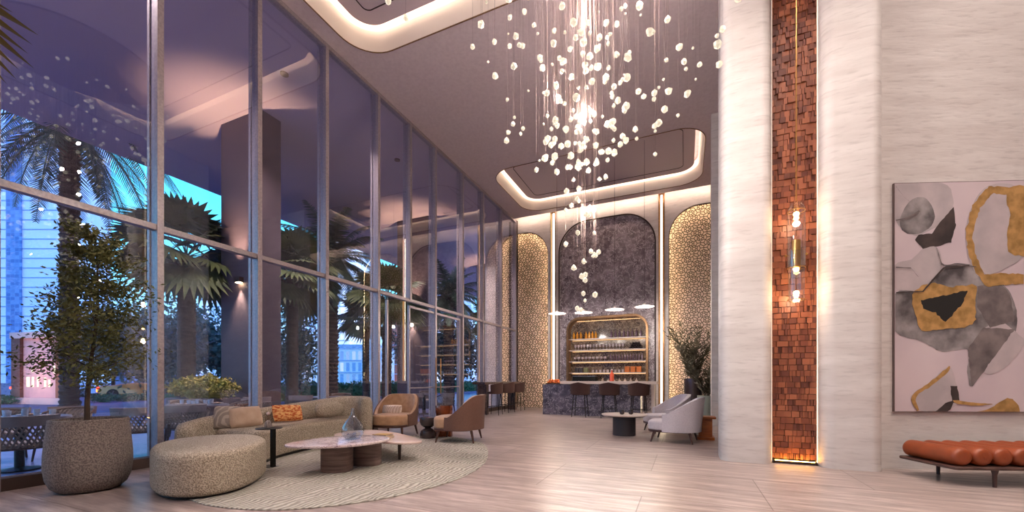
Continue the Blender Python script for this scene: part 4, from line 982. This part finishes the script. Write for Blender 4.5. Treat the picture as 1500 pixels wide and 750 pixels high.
def fan_leaf(mb, base, d, pet, rad, r, spread=R(200), n=22):
    up = Vector((0, 0, 1)); pts = []; p = Vector(base); dd = Vector(d)
    for k in range(6): pts.append(p.copy()); p = p+dd*pet/5; dd = (dd+Vector((0, 0, -.05))).normalized()
    mb.tube(pts, [.018, .016, .014, .012, .01, .01], 4, cap=False)
    c = pts[-1]; sd = dd.cross(up); sd = sd.normalized() if sd.length > .05 else Vector((1, 0, 0)); tilt = r.uniform(-.5, .5)
    nrm = sd.cross(dd); sd = (sd*cos(tilt)+nrm*sin(tilt)).normalized()
    for i in range(n):
        a = -spread/2+spread*i/(n-1); v = dd*cos(a)+sd*sin(a); R_ = rad*(1-.18*abs(a)/spread*2)*r.uniform(.92, 1.05)
        w = (dd*(-sin(a))+sd*cos(a))*R_*.085; q1 = c+v*R_*.55; q2 = c+v*R_+Vector((0, 0, -R_*.22)); f = nrm*.012
        mb.add([c, q1-w+f, q1, q1+w+f], [(0,1,2),(0,2,3)]); mb.add([q1-w+f, q1, q1+w+f, q2], [(0,3,1),(1,3,2)])
def fan_palm(loc, h, rt, rad, nl, seed, lb, pet=.8, lean=(0, 0), m=None, name='fan_palm'):
    t = thing(name, lb, 'palm tree', loc); r = random.Random(seed)
    k = int(h/.09); vs = []; n = 12; mb = MB()
    pts = [Vector((lean[0]*(i/k)**1.5, lean[1]*(i/k)**1.5, h*i/k)) for i in range(k+1)]
    mb.tube(pts, [rt*(1.25-.25*min(1, i/6))*(1.07 if i % 2 else .96) for i in range(k+1)], n)
    top = pts[-1]
    for i in range(50):
        z = 1-.16*r.random(); a = r.uniform(0, 2*PI); q = Vector((lean[0]*z**1.5, lean[1]*z**1.5, h*z)); o = Vector((cos(a), sin(a), 0))
        mb.bar(q+o*rt*.8, q+o*rt*1.9+Vector((0, 0, .22)), .07, .03, w2=.03, h2=.02)
    mb.build('trunk', M_trunkp, t)
    mb = MB()
    for i in range(nl):
        a = i*2.39996+r.uniform(-.2, .2); el = R(78-118*i/nl)
        fan_leaf(mb, top+Vector((0, 0, .05)), Vector((cos(a)*cos(el), sin(a)*cos(el), sin(el))), pet*r.uniform(.8, 1.15), rad*r.uniform(.85, 1.1), r)
    mb.build('fronds', m or M_palm2, t, smooth=False); return t
date_palm((-18.3, 6.25, -.1), 9.7, .23, 3.7, 46, 3, 'big date palm with drooping blue green fronds behind the potted tree', droop=1.15)
fan_palm((-13.1, 6.85, -.05), 4.75, .21, 1.15, 30, 4, 'fan palm with broad dark fans just left of the near brown pillar', pet=.85)
fan_palm((-11.35, 8.85, -.05), 4.5, .17, .95, 28, 5, 'fan palm standing close behind the near brown pillar', pet=.8)
date_palm((-13.73, 12.59, -.05), 6.3, .22, 2.6, 40, 6, 'date palm with knobbly trunk right of the near brown pillar')
fan_palm((-16.1, 17.05, -.05), 4.5, .19, 1.15, 26, 7, 'slim fan palm seen against the pale office block', pet=.9)
fan_palm((-9.05, 10.5, -.05), 3.9, .155, .85, 24, 8, 'leaning dark trunked fan palm beside the glass door', pet=.6, lean=(.15, -.1))
date_palm((-11.65, 18.4, -.05), 5.6, .26, 2.4, 38, 9, 'date palm with pink lit knobbly trunk far along the terrace')
fan_palm((-9.4, 19.5, -.05), 4.7, .18, 1.0, 22, 10, 'fan palm farthest right along the terrace near the lattice reflection', pet=.8)
date_palm((-19.5, 15.5, -.1), 6.6, .24, 2.8, 34, 12, 'date palm beyond the terrace edge between pillar and office block')
# indoor palm whose leaf tips enter at the top left
ip = fan_palm((-5.3, .15, 0), 3.7, .07, .8, 0, 31, 'tall indoor palm whose leaf tips hang into the top left corner', name='indoor_palm')
MB().lathe([(.22,0),(.30,.03),(.34,.35),(.30,.55),(.27,.55),(.28,.48),(.01,.48)], n=30).build('planter', M_gran, ip)
mb = MB(); r_ = random.Random(3)
for i in range(12):
    a = i*2.4+.9; el = R(70-60*i/12); fan_leaf(mb, (0, 0, 3.7), Vector((cos(a)*cos(el), sin(a)*cos(el), sin(el))), .6, .6, r_)
tgt = Vector((-4.60, 1.27, 4.02))-Vector((-5.3, .15, 0)); d_ = (tgt-Vector((0, 0, 3.8)))
fan_leaf(mb, (0, 0, 3.8), d_.normalized(), .62, .62, r_, R(150), 18)
fan_leaf(mb, (0, 0, 3.85), (d_+Vector((.06,.1,.22))).normalized(), .72, .76, r_, R(130), 16)
mb.build('leaf_fans', mat('olive_gold_leaf', '#6b5c26', .6), ip, smooth=False)

# ------------------------------------------------------------------ trees, hedges, bushes
def crown_tree(loc, h, rx, rz, n, seed, lb, m=None, leaf=.22, group=None):
    t = thing('leafy_tree', lb, 'tree', loc, group=group); r = random.Random(seed); mb = MB(); ml = MB()
    mb.tube([(0,0,0), (.05,.05,h*.35), (-.05,.1,h*.7), (0,0,h)], [.16,.13,.09,.03], 8)
    for i in range(9):
        a = i*2.4; z = h*(.35+.5*i/9); e = (cos(a)*rx*.6, sin(a)*rx*.6, z+rz*.3); mb.tube([(0,0,z-.3), e], [.06,.02], 5, cap=False)
        cards(ml, e, rx*.55, rx*.55, rz*.45, n//12, leaf, seed+i)
    cards(ml, (0, 0, h-rz*.3), rx, rx, rz, n//4, leaf, seed+20)
    mb.build('trunk', M_bark, t); ml.build('foliage', m or M_treel, t, smooth=False); return t
crown_tree((-48.5, 19.4, -.1), 6.2, 3.6, 3.4, 5200, 1, 'tall dark tree behind the parked cars and the potted tree', leaf=.5)
crown_tree((-45.4, 22.3, -.1), 6.6, 4.0, 3.8, 5600, 2, 'tall dark tree behind the cars left of the first full mullion', leaf=.5)
crown_tree((-40.2, 23.9, -.1), 5.6, 3.0, 3.6, 5200, 3, 'tall dark tree between the fan palm trunk and the near brown pillar', leaf=.45)
crown_tree((-26.5, 12.6, -.1), 3.4, 2.0, 2.3, 4200, 7, 'smaller dark tree between the pink sign and the orange car', leaf=.3)
crown_tree((-14.6, 11.2, -.05), 3.3, 1.1, 1.75, 5000, 4, 'dark rounded tree just right of the near brown pillar', leaf=.16)
crown_tree((-17.8, 25.0, -.05), 4.6, 2.4, 2.6, 5000, 5, 'dark leafy tree seen through the glass door', leaf=.28)
crown_tree((-14.4, 23.2, -.05), 4.4, 2.0, 2.5, 4500, 6, 'dark leafy tree behind the far date palm', leaf=.28)
crown_tree((-12.6, 29, -.05), 4.4, 2.0, 2.6, 4500, 8, 'dark leafy tree at the far end of the terrace', leaf=.28)
def bush(loc, rx, ry, h, n, seed, lb, m, leaf=.09, name='flowering_bush', cat='bush', group=None):
    t = thing(name, lb, cat, loc, group=group); ml = MB(); mb = MB(); r = random.Random(seed)
    for i in range(7): mb.tube([(r.uniform(-.3,.3)*rx, r.uniform(-.3,.3)*ry, 0), (r.uniform(-.7,.7)*rx, r.uniform(-.7,.7)*ry, h*.6)], .012, 4)
    cards(ml, (0, 0, h*.52), rx, ry, h*.48, n, leaf, seed); mb.build('stem', M_bark, t); ml.build('foliage', m, t, smooth=False); return t
def planter_bush(loc, rx, ry, h, n, seed, lb, m, zp=.8):
    t = bush((loc[0], loc[1], -.03), rx, ry, h, 0, seed, lb, m); ml = MB()
    MB().rprism(rrect(-rx*.8, rx*.8, -ry*.8, ry*.8, .06, 4), 0, zp, .02).build('planter', M_pillar, t)
    cards(ml, (0, 0, zp+h*.42), rx, ry, h*.5, n, .085, seed); ml.build('crown', m, t, smooth=False); return t
planter_bush((-11.25, 6.25), 1.1, .5, .60, 4200, 11, 'yellow green bush in a long brown planter in front of the near brown pillar', M_bushl, .82)
for k, (x, y, lb) in enumerate(((-32.0, 12.3, 'low green bush beside the white parked car'), (-31.9, 13.46, 'low green bush in front of the orange car tail'), (-31.9, 14.5, 'low green bush in front of the orange car wheel'), (-31.5, 15.9, 'low green bush before the nose of the orange car'), (-34.3, 9.1, 'low green bush left of the pink sign'))):
    bush((x, y, -.1), 1.0, .6, .45, 700, 30+k, lb, M_hedgel, .14, group='low bushes by the road')
hd = thing('clipped_hedge', 'long clipped green hedge along the far side of the terrace', 'hedge', (-19.6, 26, 0))
ml = MB(); r_ = random.Random(5)
for i in range(9000):
    p = Vector((r_.uniform(-.7, .5), r_.uniform(-14.5, 14), r_.uniform(-.1, 1.05))); d = Vector((r_.uniform(-1,1), r_.uniform(-1,1), r_.uniform(-1,1))).normalized()*.22
    w = d.cross(Vector((0, .3, 1))).normalized()*.08; ml.add([p, p+d*.5+w, p+d, p+d*.5-w], [(0,1,2,3)])
ml.box(-.5, .3, -14.5, 14, 0, .9); ml.build('foliage', M_hedgel, hd, smooth=False)
MB().box(.5, .62, -14.5, 14, -.1, .12).build('kerb', M_deck, hd, smooth=False)

# ------------------------------------------------------------------ terrace furniture
M_rope = mat('grey_rope', '#8b7f78', .9, c2='#786c66', scale=40)
M_teak = mat('dark_teak', '#4a3026', .6)
M_cush = mat('grey_cushion', '#8d8482', .9)
def terrace_chair(lb):
    t = thing('woven_chair', lb, 'chair', group='woven rope chairs on the terrace')
    def sp(ph, z): r = 1+.12*(z-.42)/.4; return Vector((-cos(ph)*.27*r-.0, sin(ph)*.28*r, z))
    S = R(118)
    top = [sp(-S+2*S*i/22, .80-.14*abs(2*i/22-1)**2) for i in range(23)]; bot = [sp(-S+2*S*i/22, .42) for i in range(23)]
    MB().tube(top, .016, 7).build('top_rail', M_teak, t); MB().tube(bot, .014, 7).build('seat_rail', M_teak, t)
    mb = MB()
    for i in range(20):
        for e in (-4, 4):
            j = i+e
            if 0 <= j <= 22: mb.tube([top[i+1], (top[i+1]+bot[j])/2*1.0, bot[j]], .011, 4)
    mb.build('woven_back', M_rope, t)
    def tb(u, v):
        p = sp(-R(62)+R(124)*u, .70+.13*v); q = Vector((p.x, p.y, 0))*(1.04); return (q.x, q.y, p.z)
    MB().grid(tb, 14, 3, .035).build('headrest', M_cush, t)
    MB().rprism([(x+.04, y) for x, y in sup(.27, .26, 3, 28)], .40, .48, .03).build('seat', M_cush, t)
    for sx in (-1, 1):
        for sy in (-1, 1): MB().tube([(sx*.21, sy*.22, .50), (sx*.21, sy*.23, .40), (sx*.27, sy*.26, 0)], [.02, .021, .013], 8).build('leg', M_teak, t)
    return t
def terrace_table(loc, r_, lb):
    t = thing('terrace_table', lb, 'table', loc)
    MB().lathe([(.01,.71),(r_,.71),(r_+.01,.73),(r_,.75),(.01,.75)], n=36).build('tabletop', mat('slate', '#5a5664', .3), t)
    MB().lathe([(.22,0),(.22,.02),(.05,.05),(.05,.68),(.12,.71)], n=20).build('pedestal', M_black, t); return t
tc = terrace_chair('woven rope chair at the left edge of the photo, nearest the glass')
spots = [(-7.78, 2.22, 168, None), (-9.75, 2.55, -20, 'woven rope chair across the nearest table, at the left edge behind its glasses'), (-9.35, 3.15, -45, 'woven rope chair half hidden behind the granite planter'),
  (-8.35, 3.66, 150, 'woven rope chair standing alone between planter and first mullion'), (-8.4, 4.35, 158, 'woven rope chair just behind the first full mullion'),
  (-8.72, 4.62, 130, 'woven rope chair seen above the left end of the sofa'), (-10.25, 5.4, -10, 'woven rope chair across the second table with its back to the bush'), (-9.35, 5.95, -100, 'woven rope chair at the right of the second table above the beige pillow'),
  (-10.26, 7.0, 140, 'woven rope chair in front of the near brown pillar, left of a pair'), (-10.2, 8.2, 150, 'woven rope chair just right of the near brown pillar'), (-10.34, 9.9, -30, 'woven rope chair across the table above the middle of the sofa'),
  (-7.84, 7.94, 195, 'woven rope chair seen right beside the far end of the sofa'), (-7.6, 11.75, 165, 'woven rope chair outside the right side of the glass door'), (-8.33, 11.0, 200, 'woven rope chair seen through the glass door'), (-9.6, 13.6, -40, 'woven rope chair farthest along the terrace')]
for i, (x, y, a, lb) in enumerate(spots):
    if i == 0: tc.location = (x, y, -.03); tc.rotation_euler[2] = R(a)
    else: dup(tc, (x, y, -.03), R(a), lb)
T = [((-8.65, 2.45, -.03), .50, 'round terrace table with plates and glasses nearest the glass wall'), ((-9.5, 5.2, -.03), .52, 'round terrace table laid with many glasses under the bush'),
     ((-10.2, 9.1, -.03), .5, 'round terrace table right of the near brown pillar'), ((-8.9, 12.4, -.03), .5, 'round terrace table seen through the glass door')]
for l, r_, lb in T: terrace_table(l, r_, lb)
tgl = thing('water_glass', 'clear tumbler on the terrace table nearest the glass wall', 'glass', group='tumblers on the nearest terrace table')
MB().lathe([(.03,0),(.038,.1),(.034,.1),(.027,.01),(.001,.01)], n=12).build('tumbler', mat('pale_glass', '#aebfd6', .1, coat=1), tgl)
MB().lathe([(.026,.012),(.030,.06),(.001,.061)], n=12).build('water', mat('water', '#9fb4cc', .05), tgl)
for k, (l, r_, lb) in enumerate(T[:2]):
    for j in range(7):
        a = j*.9+k; p = (l[0]+.33*cos(a)*(1 if j % 2 else .55), l[1]+.33*sin(a)*(1 if j % 2 else .55), l[2]+.75)
        if k == 0 and j == 0: tgl.location = p
        elif k == 0: dup(tgl, p)
        else: dup(tgl, p, 0, 'clear tumbler on the second terrace table below the bush', 'tumblers on the second terrace table')
pl = thing('plate', 'pale plate with a folded napkin on the nearest terrace table', 'plate', group='plates on the nearest terrace table')
MB().lathe([(.001,.002),(.06,.002),(.12,.016),(.125,.018),(.12,.012),(.06,.0),(.001,.0)], n=24).build('dish', M_counter, pl)
MB().box(-.05,.05,-.03,.03,.006,.03).build('napkin', M_pilb, pl, smooth=False)
for k, (l, r_, lb) in enumerate(T[:2]):
    for j in range(3):
        a = j*2.1+.5+k; p = (l[0]+.34*cos(a), l[1]+.34*sin(a), l[2]+.752)
        if k == 0 and j == 0: pl.location = p
        elif k == 0: dup(pl, p)
        else: dup(pl, p, 0, 'pale plate with a folded napkin on the second terrace table', 'plates on the second terrace table')
bl = thing('light_bollard', 'slim pink glowing bollard on the terrace right of the sofa', 'bollard', (-9.25, 9.62, -.03))
MB().box(-.05,.05,-.05,.05,0,.78).build('post', M_pillar, bl, smooth=False); MB().box(-.03,.055,-.055,-.03,.1,.76).build('light_strip', emis('pink_light', '#ff9a8a', 2.5), bl, smooth=False)

# ------------------------------------------------------------------ sign portal and cars
sg = thing('sign_portal', 'pale pink framed sign wall with a brown end and small lit openings', 'sign', (-32.6, 10.0, -.1), R(12)); sg.scale = (.62, 1, 1)
M_sp = mat('pink_panel', '#eeb2aa', .7, c2='#e2a8a2', scale=2)
mb = MB(); mb.box(-3.0, 3.2, -.25, .25, 3.62, 3.95); mb.box(-3.0, 3.2, -.25, .25, .0, .35); mb.build('frame_beam', mat('pink_frame', '#f4c2b4', .6), sg, smooth=False)
MB().box(-2.95, -1.9, -.2, .2, .35, 3.62).build('end_pillar', mat('sign_brown', '#7b4a3c', .7), sg, smooth=False)
MB().box(2.3, 3.15, -.2, .2, .35, 3.62).build('end_pillar', mat('sign_amber', '#9a5a3c', .7), sg, smooth=False)
MB().box(-1.9, 2.3, -.05, .15, .35, 3.62).build('panel', M_sp, sg, smooth=False)
light('lamp', 'SPOT', (-.8, -3.2, .3), 230, WARM, .1, sg, spot_size=R(90), spot_blend=1, rot=(R(118), 0, 0))  # both sign spots are added fill, warming the panels against the blue sky
light('lamp', 'SPOT', (1.6, -3.2, .3), 230, WARM, .1, sg, spot_size=R(90), spot_blend=1, rot=(R(118), 0, 0))
lw_ = emis('lit_opening', '#fff0c8', 1.2)
for k, (x, w, z, h) in enumerate(((-1.5, .35, .95, .55), (-.85, .22, .95, .55), (-.25, .18, .95, .55), (.6, .2, .95, .5), (-.9, .2, 1.75, .22), (1.7, .2, 1.7, .4), (1.1, .2, .95, .4))): MB().box(x, x+w, -.07, -.05, z, z+h).build('lit_opening', lw_, sg, smooth=False)
def car(name, lb, m, loc, rz, low):
    t = thing(name, lb, 'car', loc, rz); h = 1.12 if low else 1.45
    # side silhouette (x along length, z), lofted across the width
    if low: S_ = [(-2.25,.35),(-2.3,.62),(-2.28,.86),(-2.1,.93),(-1.5,.96),(-.9,1.06),(-.35,1.13),(.1,1.13),(.6,1.0),(1.1,.80),(1.7,.68),(2.2,.5),(2.35,.35),(2.3,.25),(-2.15,.25)]
    else: S_ = [(-2.25,.35),(-2.3,.7),(-2.2,.95),(-1.9,1.02),(-1.6,1.38),(-1.1,1.46),(.1,1.46),(.75,1.08),(1.6,.98),(2.2,.8),(2.3,.4),(2.25,.28),(-2.2,.28)]
    W_ = .98; mb = MB(); n = len(S_); ys_ = (-1, -.93, -.6, 0, .6, .93, 1); vs = []
    for q in ys_:
        e = 1-abs(q)**6*.0
        for x, z in S_:
            roof = max(0, z-.75)/.7; yy = q*W_*(1-.38*roof if low else 1-.25*roof); k = 1-(.06 if abs(q) == 1 else 0); vs.append((x*k, yy, .3+(z-.3)*k))
    fs = [(i*n+k, i*n+(k+1) % n, (i+1)*n+(k+1) % n, (i+1)*n+k) for i in range(6) for k in range(n)]+[tuple(range(n))[::-1], tuple(6*n+k for k in range(n))]
    mb.add(vs, fs); mb.build('body', m, t, ang=28)
    gl = mat('car_glass', '#141820', .08, coat=1); mb = MB()
    for s in (-1, 1): mb.add([(-1.1, s*.80, .90), (.75, s*.84, .86), (.1, s*.72, 1.06), (-.5, s*.70, 1.08)] if low else [(-1.5, s*.89, 1.02), (.6, s*.89, 1.04), (.05, s*.79, 1.38), (-1.2, s*.79, 1.38)], [(0,1,2,3)])
    mb.build('side_window', gl, t, smooth=False)
    for x in (-1.45, 1.45):
        for s in (-1, 1):
            w = MB(); w.lathe([(.01,-.12),(.2,-.12),(.33,-.11),(.35,-.08),(.35,.08),(.33,.11),(.2,.12),(.01,.12)], n=24); w.v = [(p[0]+x, p[2]+s*.88, p[1]+.35) for p in w.v]; wo_ = w.build('wheel', M_black, t)
            w = MB()
            for k in range(5): a = 2*PI*k/5; w.bar((x, s*1.01, .35), (x+.24*cos(a), s*1.01, .35+.24*sin(a)), .05, .02, up=(0, 1, 0))
            w.build('rim', mat('rim', '#6a6a78', .3, .8), wo_, smooth=False)
    re = emis('tail_light', '#ff1808', 30)
    for s in (-1, 1): MB().box(-2.33, -2.2, s*.60-.32, s*.60+.32, .68, .82).build('tail_light', re, t, smooth=False)
    MB().box(-2.34, -2.22, -.8, .8, .32, .52).build('rear_diffuser', M_black, t, smooth=False)
    if low:
        for s in (-1, 1): MB().box(-2.36, -2.0, s*.80-.1, s*.80+.1, .50, .68).build('side_light', emis('amber_light', '#ff7818', 5), t, smooth=False)
    return t
M_carorange = mat('orange_paint', '#d8741a', .3, .2, coat=.8)
car('sports_car', 'low orange sports car with glowing red tail light beyond the terrace', M_carorange, (-35.9, 16.2, -.1), R(44), True)
car('parked_car', 'white blue car parked behind the orange sports car on its left', mat('white_paint', '#a8c0e0', .3, coat=.8), (-44.0, 14.6, -.1), R(55), False)
car('parked_car', 'pale blue car behind the roof of the orange sports car', mat('blue_paint', '#7f9fc8', .3, coat=.8), (-43.5, 20.6, -.1), R(50), False)

# ------------------------------------------------------------------ city beyond
def W2(px, d):
    x = (px-750)/588; s, c = .39656, .91801; return ((-s+x*c)*d, (c+x*s)*d)
def building(px0, px1, ytop, d, m, lb, depth=18, rz=None, strips=None, setback=None):
    ax, ay = W2(px0, d); bx_, by_ = W2(px1, d); w = math.hypot(bx_-ax, by_-ay); h = 1.25+(556-ytop)/588*d; a = math.atan2(by_-ay, bx_-ax)
    t = thing('office_tower' if h > 30 else 'office_block', lb, 'building', ((ax+bx_)/2, (ay+by_)/2, -.1), a)
    MB().box(-w/2, w/2, 0, depth, 0, h).build('facade', m, t, smooth=False)
    MB().box(-w/2-.3, w/2+.3, -.3, depth+.3, h, h+.8).build('roof_parapet', M_bconc, t, smooth=False)
    mb = MB(); nfl = int(h/3.6)
    for i in range(1, nfl+1): mb.box(-w/2-.12, w/2+.12, -.35, -.02, i*3.6-.35, i*3.6)
    mb.build('floor_bands', M_bconc, t, smooth=False, kind='stuff')
    for x0, x1, mm in strips or ():
        MB().box(-w/2+w*x0, -w/2+w*x1, -.6, -.36, 0, h).build('glazed_strip', mm, t, smooth=False)
    return t
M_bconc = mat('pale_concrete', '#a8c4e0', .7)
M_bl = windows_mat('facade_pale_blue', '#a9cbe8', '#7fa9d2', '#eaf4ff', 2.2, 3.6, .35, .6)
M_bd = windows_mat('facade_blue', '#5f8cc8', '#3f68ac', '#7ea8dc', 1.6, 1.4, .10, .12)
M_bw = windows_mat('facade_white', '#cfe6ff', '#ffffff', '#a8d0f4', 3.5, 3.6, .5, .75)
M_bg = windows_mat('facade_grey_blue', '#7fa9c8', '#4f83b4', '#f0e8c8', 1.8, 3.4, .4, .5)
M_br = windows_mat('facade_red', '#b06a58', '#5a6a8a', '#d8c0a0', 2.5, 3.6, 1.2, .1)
M_bplain = mat('tower_plain', '#b4d2f0', .5, c2='#c2daf2', scale=.05, em='#a8caf0', es=.3)  # windowless wall given a glow so the tower looks brighter
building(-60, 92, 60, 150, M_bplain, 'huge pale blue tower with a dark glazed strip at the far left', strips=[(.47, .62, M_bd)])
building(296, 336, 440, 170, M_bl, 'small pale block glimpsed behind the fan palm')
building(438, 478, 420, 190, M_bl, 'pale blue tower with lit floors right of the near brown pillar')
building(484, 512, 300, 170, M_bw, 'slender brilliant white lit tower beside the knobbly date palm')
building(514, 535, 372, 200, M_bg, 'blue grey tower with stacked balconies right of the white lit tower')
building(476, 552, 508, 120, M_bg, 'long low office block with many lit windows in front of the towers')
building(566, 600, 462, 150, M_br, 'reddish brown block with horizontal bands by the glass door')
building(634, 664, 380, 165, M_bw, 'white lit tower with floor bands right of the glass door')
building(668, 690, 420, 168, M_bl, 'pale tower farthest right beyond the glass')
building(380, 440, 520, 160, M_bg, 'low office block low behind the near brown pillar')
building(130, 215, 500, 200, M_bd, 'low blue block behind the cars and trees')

# ------------------------------------------------------------------ added fill spots out of view, brightening the hall and painting wall
for k, (x, y) in enumerate([(x, y) for x in (1.8, 4.8, 8.0) for y in (-4.5, -1.5, 1.5, 4.6)]+[(3.3, 6.3), (4.6, 6.7), (5.9, 7.1), (-4.5, -1.8), (-1.5, -1.8), (-4.5, -4.5), (-1.5, -4.5)]):
    t = thing('downlight', 'added unseen warm fill light in the hall ceiling', 'fill light', (x, y, H), group='added fill lights in the hall ceiling')
    MB().lathe([(.05,-.012),(.07,-.012),(.07,.0),(.05,.0)], n=20).build('ring', M_panel, t)
    light('lamp', 'SPOT', (0, 0, -.03), 100 if k in (12, 13, 14) else 300, WARMW, .05, t, spot_size=R(125), spot_blend=1)
